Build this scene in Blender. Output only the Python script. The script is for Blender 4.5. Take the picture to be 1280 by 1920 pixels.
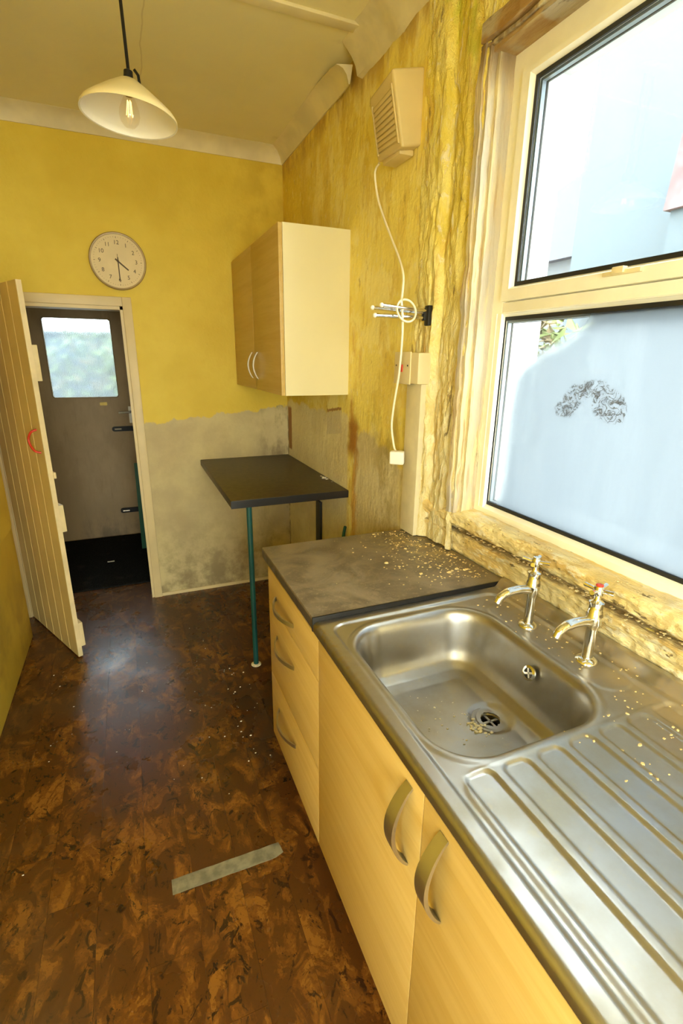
import bpy, bmesh, math, random
import numpy as np
from mathutils import Vector, Matrix, noise as mnoise
random.seed(7); rng = np.random.default_rng(7)
PI = math.pi
for o in list(bpy.data.objects): bpy.data.objects.remove(o)
S = bpy.context.scene
COL = S.collection

# ------------------------------------------------------------------ camera
# room frame: window wall is x = 0, far wall is y = 0, floor is z = 0 (metres)
CAM = Vector((-0.995, -3.3135, 1.5795))
YAW, PITCH, ROLL, FPX = 22.9855, -17.3202, 0.6772, 927.1855
ya, pi_, ro = (math.radians(v) for v in (YAW, PITCH, ROLL))
fwd = Vector((math.sin(ya)*math.cos(pi_), math.cos(ya)*math.cos(pi_), math.sin(pi_)))
rt = Vector((math.cos(ya), -math.sin(ya), 0)); up = rt.cross(fwd)
r2 = rt*math.cos(ro) + up*math.sin(ro); u2 = up*math.cos(ro) - rt*math.sin(ro)
cd = bpy.data.cameras.new('camera'); cam = bpy.data.objects.new('camera', cd); COL.objects.link(cam)
cd.sensor_fit = 'VERTICAL'; cd.sensor_height = 36.0; cd.sensor_width = 24.0
cd.lens = FPX*36.0/1920.0; cd.clip_start = 0.02; cd.clip_end = 200
M = Matrix.Identity(4)
for i, v in enumerate((r2, u2, -fwd)):
    for j in range(3): M[j][i] = v[j]
M.translation = CAM; cam.matrix_world = M
S.camera = cam

# ------------------------------------------------------------------ light
S.view_settings.view_transform = 'Standard'; S.view_settings.look = 'None'
S.view_settings.gamma = 1.0; S.view_settings.use_curve_mapping = False
S.view_settings.exposure = 1.16
W = bpy.data.worlds.new('sky'); S.world = W; W.use_nodes = True
wn = W.node_tree.nodes; wn.clear()
wo = wn.new('ShaderNodeOutputWorld'); wb = wn.new('ShaderNodeBackground')
wb.inputs['Color'].default_value = (0.95, 1.0, 0.90, 1); wb.inputs['Strength'].default_value = 8.0
W.node_tree.links.new(wb.outputs[0], wo.inputs[0])
def portal(name, loc, rot, sx, sy):
    l = bpy.data.lights.new(name, 'AREA'); l.shape = 'RECTANGLE'; l.size = sx; l.size_y = sy
    l.cycles.is_portal = True
    o = bpy.data.objects.new(name, l); o.location = loc; o.rotation_euler = rot; COL.objects.link(o)
portal('window_portal', (0.36, -2.53, 1.72), (0, PI/2, 0), 1.36, 1.26)
portal('back_door_portal', (-1.315, 1.47, 1.55), (-PI/2, 0, 0), 0.55, 0.68)
portal('rear_fill_portal', (-0.875, -4.72, 1.08), (PI/2, 0, 0), 1.05, 2.15)  # sky light through the added, unseen opening behind the camera
portal('side_fill_portal', (-1.98, -4.0, 1.65), (0, -PI/2, 0), 1.1, .8)  # sky light through the added, unseen opening in the left wall
try:
    S.cycles.max_bounces = 14; S.cycles.diffuse_bounces = 8; S.cycles.transparent_max_bounces = 16
    S.cycles.sample_clamp_indirect = 8.0; S.cycles.caustics_reflective = False
except Exception: pass

# ------------------------------------------------------------------ material helper
class X:
    """a node socket with arithmetic"""
    def __init__(s, m, k): s.m, s.k = m, k
    def _b(s, op, o, r=False):
        a, b = (o, s) if r else (s, o)
        return s.m.math(op, a, b)
    def __add__(s, o): return s._b('ADD', o)
    __radd__ = __add__
    def __sub__(s, o): return s._b('SUBTRACT', o)
    def __rsub__(s, o): return s._b('SUBTRACT', o, True)
    def __mul__(s, o): return s._b('MULTIPLY', o)
    __rmul__ = __mul__
    def __truediv__(s, o): return s._b('DIVIDE', o)
class Mat:
    def __init__(s, name):
        s.mat = bpy.data.materials.new(name); s.mat.use_nodes = True
        s.t = s.mat.node_tree; s.n = s.t.nodes; s.n.clear()
        s.out = s.n.new('ShaderNodeOutputMaterial')
        s._pos = None
    def link(s, a, b):
        if isinstance(a, X): s.t.links.new(a.k, b)
        elif isinstance(a, (tuple, list)): b.default_value = (*a, 1) if len(a) == 3 and b.type == 'RGBA' else a
        else: b.default_value = a
    def math(s, op, a, b=0.0, clamp=False):
        n = s.n.new('ShaderNodeMath'); n.operation = op; n.use_clamp = clamp
        s.link(a, n.inputs[0]); s.link(b, n.inputs[1]); return X(s, n.outputs[0])
    def pos(s, obj=False):
        if obj:
            n = s.n.new('ShaderNodeTexCoord'); return X(s, n.outputs['Object'])
        if s._pos is None: s._pos = X(s, s.n.new('ShaderNodeNewGeometry').outputs['Position'])
        return s._pos
    def xyz(s, v=None):
        n = s.n.new('ShaderNodeSeparateXYZ'); s.link(v or s.pos(), n.inputs[0])
        return [X(s, n.outputs[i]) for i in range(3)]
    def map(s, v, sc, loc=(0, 0, 0)):
        n = s.n.new('ShaderNodeMapping'); s.link(v, n.inputs[0]); n.inputs['Scale'].default_value = sc; n.inputs['Location'].default_value = loc
        return X(s, n.outputs[0])
    def noise(s, scale=5, detail=4, rough=.55, v=None, dist=0.0, sc=None, loc=(0, 0, 0)):
        n = s.n.new('ShaderNodeTexNoise'); v = v or s.pos()
        if sc: v = s.map(v, sc, loc)
        s.link(v, n.inputs['Vector'])
        n.inputs['Scale'].default_value = scale; n.inputs['Detail'].default_value = detail
        n.inputs['Roughness'].default_value = rough; n.inputs['Distortion'].default_value = dist
        return X(s, n.outputs['Fac'])
    def step(s, v, a, b, lo=0.0, hi=1.0):
        n = s.n.new('ShaderNodeMapRange'); n.interpolation_type = 'SMOOTHSTEP'
        s.link(v, n.inputs[0]); s.link(a, n.inputs[1]); s.link(b, n.inputs[2]); n.inputs[3].default_value = lo; n.inputs[4].default_value = hi
        return X(s, n.outputs[0])
    def mix(s, f, a, b, mode='MIX'):
        n = s.n.new('ShaderNodeMix'); n.data_type = 'RGBA'; n.blend_type = mode
        s.link(f, n.inputs[0]); s.link(a, n.inputs[6]); s.link(b, n.inputs[7]); return X(s, n.outputs[2])
    def bsdf(s, color, rough=.6, metal=0.0, spec=.5, bump=None, bstr=.3, bdist=.01, **kw):
        n = s.n.new('ShaderNodeBsdfPrincipled')
        s.link(color, n.inputs['Base Color']); s.link(rough, n.inputs['Roughness']); s.link(metal, n.inputs['Metallic'])
        n.inputs['Specular IOR Level'].default_value = spec
        for k, v in kw.items(): s.link(v, n.inputs[k.replace('_', ' ')])
        if bump is not None:
            b = s.n.new('ShaderNodeBump'); b.inputs['Strength'].default_value = bstr; b.inputs['Distance'].default_value = bdist
            s.link(bump, b.inputs['Height']); s.t.links.new(b.outputs[0], n.inputs['Normal'])
        return X(s, n.outputs[0])
    def done(s, sh): s.link(sh, s.out.inputs[0]); return s.mat
def hexc(h):
    v = [int(h[i:i+2], 16)/255 for i in (0, 2, 4)]
    return tuple(c/12.92 if c <= .04045 else ((c+.055)/1.055)**2.4 for c in v)
def flat(name, col, rough=.6, metal=0.0, spec=.5, var=.12, vs=9, **kw):
    m = Mat(name); c2 = tuple(max(0, c*(1-var)) for c in col); c1 = tuple(min(1, c*(1+var*.5)) for c in col)
    n = m.noise(vs, 3, v=m.pos(True))
    return m.done(m.bsdf(m.mix(m.step(n, .3, .7), c2, c1), rough, metal, spec, **kw))
MT = {}
YEL = (0.80, 0.63, 0.085); YEL2 = (0.72, 0.54, 0.055)
PUT = (0.62, 0.53, 0.27)

def yellow_nodes(m):
    a = m.noise(2.2, 4); b = m.noise(14, 5)
    c = m.mix(m.step(a, .3, .7), YEL2, YEL)
    return m.mix(m.step(b, .35, .8)*.18, c, (0.66, 0.45, .05))

def mat_far_wall():
    m = Mat('far_wall_paint'); x, y, z = m.xyz()
    yel = yellow_nodes(m)
    yel = m.mix(m.step(x, -.55, -.05)*m.step(m.noise(4, 5), .42, .6)*m.step(z, 1.6, 2.4)*.5, yel, (.50, .34, .03))
    n1 = m.noise(7, 5, .6, sc=(1, 1, .6)); n2 = m.noise(30, 3)
    put = m.mix(m.step(m.noise(3, 6, .65), .35, .65), (.50, .41, .22), PUT)
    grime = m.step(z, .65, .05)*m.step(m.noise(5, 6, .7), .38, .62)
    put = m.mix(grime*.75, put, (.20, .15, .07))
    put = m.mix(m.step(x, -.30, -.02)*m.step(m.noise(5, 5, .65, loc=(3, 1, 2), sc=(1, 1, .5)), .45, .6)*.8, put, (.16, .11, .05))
    line = z - (1.175 + (x + .9)*.10 + (n1-.5)*.16 + (n2-.5)*.02)
    c = m.mix(m.step(line, -.006, .006), put, yel)
    c = m.mix(m.step(m.noise(70, 2), .70, .78)*.25, c, (.28, .2, .06))
    return m.done(m.bsdf(c, .55, spec=.3, bump=m.noise(45, 4)+n1*2, bstr=.25, bdist=.006))

def mat_right_wall():
    m = Mat('damp_wall_paint'); x, y, z = m.xyz()
    yel = m.mix(m.step(y, -.25, -1.0)*.85, yellow_nodes(m), (.93, .79, .21))  # yellow lightened towards the window: its brighter light put into the paint
    str_ = m.noise(9, 7, .66, sc=(1, 1, .38), dist=.4); fine = m.noise(38, 5, .65, sc=(1, 1, .6)); big = m.noise(3.1, 5, .6)
    yel = m.mix(m.step(big, .48, .56)*m.step(y, -.1, -.9)*.8, yel, (.95, .84, .34))
    yel = m.mix(m.step(str_, .52, .60)*.55, yel, (.72, .52, .06))
    yel = m.mix(m.step(m.noise(5, 6, .65, sc=(1, 1, .5), loc=(8, 3, 5)), .54, .60)*m.step(y, -.3, -.8)*.6, yel, (.78, .58, .10))
    yel = m.mix(m.step(fine, .58, .66)*.55, yel, (.88, .79, .46))
    yel = m.mix(m.step(m.noise(26, 5, .65, sc=(1, 1, .3), loc=(1, 7, 7)), .62, .68)*.6, yel, (.40, .26, .05))
    # bare putty below the old worktop line, beyond the wall cabinet
    put = m.mix(m.step(m.noise(4, 6, .65), .36, .64), (.74, .64, .36), (.86, .77, .46))
    put = m.mix(m.step(fine, .60, .70)*.5, put, (.44, .36, .18))
    l1 = z - (1.30 + (m.noise(6, 5, loc=(1, 5, 0), sc=(1, 1, .6))-.5)*.14)
    c = m.mix(m.step(l1, -.012, .012)+m.step(y, -1.02, -1.06), put, yel)
    # grey bare plaster under the switch
    gre = m.mix(m.step(m.noise(12, 6, .65, sc=(1, 1, .35)), .35, .66), (.62, .53, .29), (.80, .71, .42))
    gre = m.mix(m.step(m.noise(24, 5, .7, sc=(1, 1, .5)), .57, .7)*.45, gre, (.42, .32, .14))
    l2 = z - (1.27 - (m.math('ABSOLUTE', y + 1.22))*.30 + (m.noise(10, 5, loc=(2, 0, 4))-.5)*.16)
    c = m.mix(m.step(l2, .02, -.02)*m.step(y, -1.10, -1.13), c, gre)
    # black damp bloom above the bare plaster
    c = m.mix(m.step(l2, .30, .03)*m.step(y, -1.18, -1.45)*m.step(m.noise(11, 6, .7, sc=(1, 1, .5)), .42, .62)*.6, c, (.30, .22, .05))
    # rusty run beside the cabinet
    rb = m.step(m.math('ABSOLUTE', y + 1.105 + (m.noise(7, 4, loc=(0, 0, 9))-.5)*.16), .075, .02)
    c = m.mix(rb*m.step(z, 1.75, 1.60)*m.step(m.noise(10, 6, .65, sc=(1, 1, .3), loc=(4, 4, 1)), .44, .56)*.85, c, (.62, .34, .05))
    c = m.mix(rb*m.step(z, 1.35, 1.25)*m.step(z, 1.08, 1.16), c, (.40, .19, .03))
    # torn brown strip in the corner, scraped patch of plaster
    bs = m.step(m.math('ABSOLUTE', y + .055 + (m.noise(16, 3)-.5)*.02), .04, .032)*m.step(z, 1.27, 1.25)*m.step(z, .97, .985)
    c = m.mix(bs, c, (.34, .15, .03))
    c = m.mix(m.step(y, -.035, -.005)*m.step(z, 1.3, 1.2)*m.step(m.noise(14, 5), .4, .55)*.8, c, (.12, .08, .04))
    sp = m.step(m.math('ABSOLUTE', y + .85), .105, .10)*m.step(m.math('ABSOLUTE', z - 1.25 + (y+.85)*.15), .062, .058)
    c = m.mix(sp*.8, c, (.66, .57, .36))
    sp2 = m.step(m.math('ABSOLUTE', y + .85), .105, .095)*m.step(m.math('ABSOLUTE', z - 1.318 + (y+.85)*.15 + (fine-.5)*.03), .010, .004)
    c = m.mix(sp2, c, (.42, .22, .06))
    # brown line of damp under the ceiling
    c = m.mix(m.step(z, 2.54, 2.66)*m.step(str_ + big*.5, .62, .84)*.8, c, (.42, .24, .04))
    c = m.mix(m.step(z, 2.60, 2.70)*m.step(y, -1.0, -1.25)*.6, c, (.50, .38, .14))
    return m.done(m.bsdf(c, .5, spec=.35, bump=str_*1.5+fine*.6+m.noise(60, 3)*.3, bstr=.5, bdist=.010))

def mat_crumble():
    m = Mat('rotten_plaster_paint'); x, y, z = m.xyz()
    s1 = m.noise(16, 7, .70, sc=(.6, 1, .28), dist=.5); s2 = m.noise(34, 6, .7, sc=(.5, 1, .40), loc=(3, 2, 1), dist=.6); s3 = m.noise(8, 5, .6, sc=(1, 1, .45), loc=(7, 1, 2))
    hi = m.step(z + (s3-.5)*.5, 1.35, 2.05)
    yel = m.mix(m.step(s3, .35, .65), (.84, .66, .09), (.93, .80, .26))
    pale = m.mix(m.step(s2, .35, .65), (.80, .66, .28), (.92, .83, .50))
    c = m.mix(hi*m.step(s1 + s3*.4, .42, .62) , pale, yel)
    c = m.mix(m.step(s1, .55, .62)*.6, c, (.72, .49, .12))
    c = m.mix(m.step(s2, .57, .64)*.8, c, (.90, .80, .52))
    c = m.mix(m.step(m.noise(22, 6, .7, sc=(1, 1, .22), loc=(9, 9, 3), dist=1.0), .61, .65)*.75, c, (.22, .14, .05))
    c = m.mix(m.step(m.noise(8, 4, .6, sc=(1, 1, .35), loc=(1, 8, 3)), .58, .66)*m.step(z, 1.05, 1.2)*m.step(z, 1.75, 1.5)*.8, c, (.58, .27, .05))
    c = m.mix(m.step(m.noise(6, 4, .6, sc=(1, 1, .5), loc=(5, 3, 2)), .60, .68)*m.step(z, 2.2, 2.4)*.6, c, (.58, .60, .05))
    return m.done(m.bsdf(c, .7, spec=.25, bump=s1*2+s2*1.5+m.noise(90, 3)*.3, bstr=.9, bdist=.012))
def mat_lining():
    m = Mat('flaking_paint_wood'); x, y, z = m.xyz()
    s1 = m.noise(18, 7, .68, sc=(1, 1, .10)); s2 = m.noise(50, 5, .65, sc=(1, 1, .08), loc=(2, 2, 2)); s3 = m.noise(5, 4, sc=(1, 1, .4))
    c = m.mix(m.step(s1, .40, .60), (.74, .64, .37), (.58, .47, .28))
    c = m.mix(m.step(s2, .53, .63)*.75, c, (.46, .29, .11))
    c = m.mix(m.step(s3, .50, .62)*m.step(s1, .4, .55)*.8, c, (.52, .48, .40))
    c = m.mix(m.step(m.noise(22, 6, .7, sc=(1, 1, .12), loc=(6, 4, 2)), .60, .66)*.85, c, (.20, .15, .09))
    c = m.mix(m.step(z, 2.28, 2.40)*m.step(s3 + s1, .75, 1.05)*.9, c, (.24, .16, .08))
    return m.done(m.bsdf(c, .7, spec=.25, bump=s1*2+s2, bstr=.7, bdist=.008))
def mat_head():
    m = Mat('rotten_head_wood'); s1 = m.noise(16, 7, .7, sc=(1, .14, 1)); s2 = m.noise(7, 5)
    c = m.mix(m.step(s1, .38, .62), (.34, .20, .07), (.52, .37, .16))
    c = m.mix(m.step(s2, .50, .62)*.8, c, (.46, .40, .28)); c = m.mix(m.step(s1+s2, 1.12, 1.25), c, (.10, .06, .03))
    return m.done(m.bsdf(c, .8, spec=.2, bump=s1*2, bstr=.8, bdist=.01))
def mat_sill():
    m = Mat('rotten_sill_paint'); x, y, z = m.xyz()
    s1 = m.noise(15, 7, .68, sc=(1, .22, 1)); s2 = m.noise(38, 6, .65, sc=(1, .35, 1), loc=(1, 2, 3)); s3 = m.noise(6, 4)
    c = m.mix(m.step(s3, .38, .62), (.90, .76, .38), (.82, .62, .24))
    c = m.mix(m.step(s1, .53, .62)*.75, c, (.62, .40, .11))
    c = m.mix(m.step(s2, .54, .62)*.8, c, (.92, .83, .55))
    c = m.mix(m.step(z, 1.062, 1.074)*m.step(s1, .36, .56)*.8, c, (.68, .62, .48))
    c = m.mix(m.step(m.math('ABSOLUTE', z - .998), .016, .006)*m.step(s2, .3, .5)*.9, c, (.30, .22, .10))
    c = m.mix(m.step(m.noise(26, 5, .7, sc=(1, .4, 1), loc=(9, 1, 1)), .61, .67)*.9, c, (.14, .09, .04))
    return m.done(m.bsdf(c, .75, spec=.25, bump=s1*2+s2*1.5, bstr=.8, bdist=.01))
def mat_wood(name='light_oak_laminate', axis='z'):
    m = Mat(name); v = m.pos()
    sc = {'z': (1, 1, .045), 'y': (1, .045, 1)}[axis]
    g1 = m.noise(26, 5, .6, v=v, sc=sc, dist=.6); g2 = m.noise(120, 3, .6, v=v, sc=sc)
    c = m.mix(m.step(g1, .30, .72), (.62, .445, .155), (.55, .37, .105))
    c = m.mix(m.step(g2, .5, .75)*.3, c, (.46, .29, .07))
    return m.done(m.bsdf(c, .38, spec=.4, bump=g2, bstr=.05, bdist=.002))
def mat_cork():
    m = Mat('varnished_cork'); x, y, z = m.xyz(); oi = X(m, m.n.new('ShaderNodeObjectInfo').outputs['Random'])
    v = m.n.new('ShaderNodeCombineXYZ'); m.link(oi*.0, v.inputs[0]); m.link(oi*.02, v.inputs[1]); m.link(oi*.12, v.inputs[2])
    vm = m.n.new('ShaderNodeVectorMath'); vm.operation = 'ADD'; m.link(m.pos(), vm.inputs[0]); m.t.links.new(v.outputs[0], vm.inputs[1]); P = X(m, vm.outputs[0])
    blob = m.noise(12, 7, .64, v=P, dist=.9, sc=(1, .60, 1)); fl = m.noise(44, 5, .65, v=P, dist=.6); dk = m.noise(27, 6, .68, v=P, dist=1.0, sc=(1, .7, 1), loc=(4, 2, 0)); wear = m.noise(2.4, 5, .6)
    c = m.mix(m.step(blob, .48, .53), (.076, .028, .0055), (.155, .059, .0086))
    c = m.mix(m.step(fl, .47, .56)*.6, c, (.086, .030, .0055))
    c = m.mix(m.step(blob, .56, .60)*m.step(fl, .40, .50)*.8, c, (.255, .108, .0155))
    c = m.mix(m.step(dk, .575, .61)*.9, c, (.019, .009, .004))
    c = m.mix(m.step(m.noise(130, 3, .6, v=P), .60, .70)*.6, c, (.04, .016, .005))
    c = m.mix(oi*.10, c, (.10, .034, .007))
    dirt = m.step(wear, .45, .68)*m.step(x, -1.05, -1.6)
    c = m.mix(dirt*.55, c, (.095, .06, .028))
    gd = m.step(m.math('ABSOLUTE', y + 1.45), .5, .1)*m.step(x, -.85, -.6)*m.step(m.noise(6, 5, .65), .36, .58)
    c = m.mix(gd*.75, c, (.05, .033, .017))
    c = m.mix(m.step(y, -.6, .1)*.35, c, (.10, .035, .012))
    ro = m.step(wear, .3, .75, .20, .42)
    return m.done(m.bsdf(c, ro, spec=.5, bump=fl+dk*.6, bstr=.12, bdist=.003))
def mat_steel():
    m = Mat('stained_stainless_steel'); x, y, z = m.xyz()
    s = m.noise(5, 6, .65); s2 = m.noise(34, 4, .6); br = m.noise(300, 2, .5, sc=(1, .02, 1))
    c = m.mix(m.step(s, .38, .66), (.40, .39, .375), (.36, .335, .275))
    c = m.mix(m.step(s2, .56, .72)*.22, c, (.50, .42, .24))
    edge = m.step(x, -.12, -.02)*m.step(m.noise(16, 5, .65), .36, .6)
    c = m.mix(edge*.6, c, (.42, .32, .15))
    fr = m.step(x, -.570, -.590)*m.step(y, -2.60, -2.25)*m.step(m.noise(60, 5, .7), .40, .60)
    c = m.mix(fr*.7, c, (.42, .33, .13))
    ro = m.step(s + br*.15, .35, .85, .30, .46)
    return m.done(m.bsdf(c, ro, 1.0 - edge*.5, bump=br*.4, bstr=.03, bdist=.002))
def mat_worktop():
    m = Mat('dusty_dark_worktop'); x, y, z = m.xyz()
    n = m.noise(7, 6, .62, dist=1.0); f = m.noise(70, 4, .65); sp = m.noise(150, 2)
    c = m.mix(m.step(n, .34, .66), (.11, .086, .056), (.23, .185, .12))
    c = m.mix(m.step(f, .52, .66)*.5, c, (.24, .19, .12))
    c = m.mix(m.step(sp, .66, .74)*.5, c, (.40, .32, .18))
    d = m.step(x, -.30, .02)*m.step(m.noise(26, 5, .7), .46, .60)
    c = m.mix(d*.75*m.step(y, -2.15, -1.8), c, (.46, .34, .13))
    c = m.mix(m.step(z, .905, .900)*.85, c, (.045, .036, .028))
    return m.done(m.bsdf(c, m.step(n, .3, .7, .32, .55), spec=.45, bump=f, bstr=.15, bdist=.003))
def mat_ceiling():
    m = Mat('ceiling_paint'); n = m.noise(1.6, 5); x, y, z = m.xyz()
    c = m.mix(m.step(n, .35, .65), (.78, .72, .42), (.83, .77, .47))
    ln = m.step(m.math('ABSOLUTE', x + .80 + (m.noise(3, 3)-.5)*.05), .004, .001)
    c = m.mix(ln*.35, c, (.42, .32, .14))
    c = m.mix(m.step(m.noise(7, 5), .6, .75)*m.step(x, -.3, 0)*.4, c, (.45, .36, .2))
    return m.done(m.bsdf(c, .7, spec=.2, bump=m.noise(30, 3), bstr=.08, bdist=.004))
def mat_backdoor():
    m = Mat('grubby_door_paint'); x, y, z = m.xyz(); n = m.noise(4, 6, .65, sc=(1, 1, .5)); g = m.noise(30, 4, .6, sc=(1, 1, .1))
    c = m.mix(m.step(n, .35, .65), (.34, .235, .115), (.42, .30, .16))
    c = m.mix(m.step(g, .55, .7)*.3, c, (.25, .17, .08))
    c = m.mix(m.step(z, .5, .0)*m.step(n, .35, .6)*.8, c, (.12, .085, .045))
    return m.done(m.bsdf(c, .55, spec=.35))
def mat_mat():
    m = Mat('coir_mat_black'); n = m.noise(160, 4, .7); n2 = m.noise(9, 4)
    c = m.mix(m.step(n, .45, .7), (.010, .010, .009), (.030, .030, .026)); c = m.mix(m.step(n2, .55, .75)*.5, c, (.04, .038, .03))
    return m.done(m.bsdf(c, .95, spec=.1, bump=n, bstr=.8, bdist=.01))
def mat_glass():
    m = Mat('clear_glass'); t = m.n.new('ShaderNodeBsdfTransparent'); g = m.n.new('ShaderNodeBsdfGlossy'); g.inputs['Roughness'].default_value = .02
    x = m.n.new('ShaderNodeMixShader'); x.inputs[0].default_value = .06
    t.inputs[0].default_value = (.96, .98, 1, 1)
    m.t.links.new(t.outputs[0], x.inputs[1]); m.t.links.new(g.outputs[0], x.inputs[2]); return m.done(X(m, x.outputs[0]))
def mat_fogged():
    # condensation on the lower pane: fogged except for a wiped area near the frame
    m = Mat('fogged_glass'); x, y, z = m.xyz()
    t = m.n.new('ShaderNodeBsdfTransparent'); t.inputs[0].default_value = (.97, .98, 1, 1)
    tr = m.n.new('ShaderNodeBsdfTranslucent'); tr.inputs[0].default_value = (.385, .415, .45, 1)
    n = m.noise(5, 5, .55)
    dd = (y + 1.93)*(-1.0) + (n-.5)*.10 - m.step(z, 1.50, 1.70)*.27
    fog = m.step(dd, .06, .16)*.86 + .03
    streak = m.noise(10, 6, .6, sc=(1, 1, .2))
    mm = m.n.new('ShaderNodeMixShader'); m.link(fog*(m.step(streak, .1, .6, .86, 1.0)), mm.inputs[0])
    m.t.links.new(t.outputs[0], mm.inputs[1]); m.t.links.new(tr.outputs[0], mm.inputs[2])
    g = m.n.new('ShaderNodeBsdfGlossy'); g.inputs['Roughness'].default_value = .08
    m2 = m.n.new('ShaderNodeMixShader'); m2.inputs[0].default_value = .05
    m.t.links.new(mm.outputs[0], m2.inputs[1]); m.t.links.new(g.outputs[0], m2.inputs[2])
    # black mould scribble in an arch on the inside of the pane
    yc, zc = y + 2.345, z - 1.440
    r = m.math('SQRT', yc*yc*1.0 + zc*zc*1.3); k = m.noise(75, 6, .70, dist=2.5)
    ring = m.step(m.math('ABSOLUTE', r - .078 + (m.noise(14, 3)-.5)*.07), .040, .010)*m.step(zc, -.020, .006)
    blot = m.step(m.math('SQRT', (y+2.385)*(y+2.385) + (z-1.475)*(z-1.475)*.7), .045, .012)
    ridge = m.step(m.math('ABSOLUTE', m.noise(36, 4, .6, dist=1.6) - .5), .045, .015)
    mask = m.step(ring + blot*.7, .10, .55)*m.math('MAXIMUM', ridge*.8, m.step(k, .60, .66)*m.step(blot + ring*.4, .2, .7))
    d = m.n.new('ShaderNodeBsdfDiffuse'); d.inputs[0].default_value = (.10, .09, .07, 1)
    m3 = m.n.new('ShaderNodeMixShader'); m.link(mask*.85, m3.inputs[0])
    m.t.links.new(m2.outputs[0], m3.inputs[1]); m.t.links.new(d.outputs[0], m3.inputs[2])
    return m.done(X(m, m3.outputs[0]))
def mat_reeded():
    m = Mat('reeded_glass'); t = m.n.new('ShaderNodeBsdfRefraction'); t.inputs['Roughness'].default_value = .22; t.inputs['IOR'].default_value = 1.12
    t.inputs[0].default_value = (.60, .66, .72, 1)
    a = m.n.new('ShaderNodeBsdfTranslucent'); a.inputs[0].default_value = (.6, .68, .75, 1)
    x = m.n.new('ShaderNodeMixShader'); x.inputs[0].default_value = .06
    m.t.links.new(t.outputs[0], x.inputs[1]); m.t.links.new(a.outputs[0], x.inputs[2]); return m.done(X(m, x.outputs[0]))
def mat_bulb():
    m = Mat('bulb_glass'); t = m.n.new('ShaderNodeBsdfTransparent'); g = m.n.new('ShaderNodeBsdfGlossy'); g.inputs['Roughness'].default_value = .03
    x = m.n.new('ShaderNodeMixShader'); x.inputs[0].default_value = .07; t.inputs[0].default_value = (.98, .96, .92, 1)
    m.t.links.new(t.outputs[0], x.inputs[1]); m.t.links.new(g.outputs[0], x.inputs[2]); return m.done(X(m, x.outputs[0]))
def emit(name, col, st):
    m = Mat(name); e = m.n.new('ShaderNodeEmission'); e.inputs[0].default_value = (*col, 1); e.inputs[1].default_value = st; return m.done(X(m, e.outputs[0]))

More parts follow.
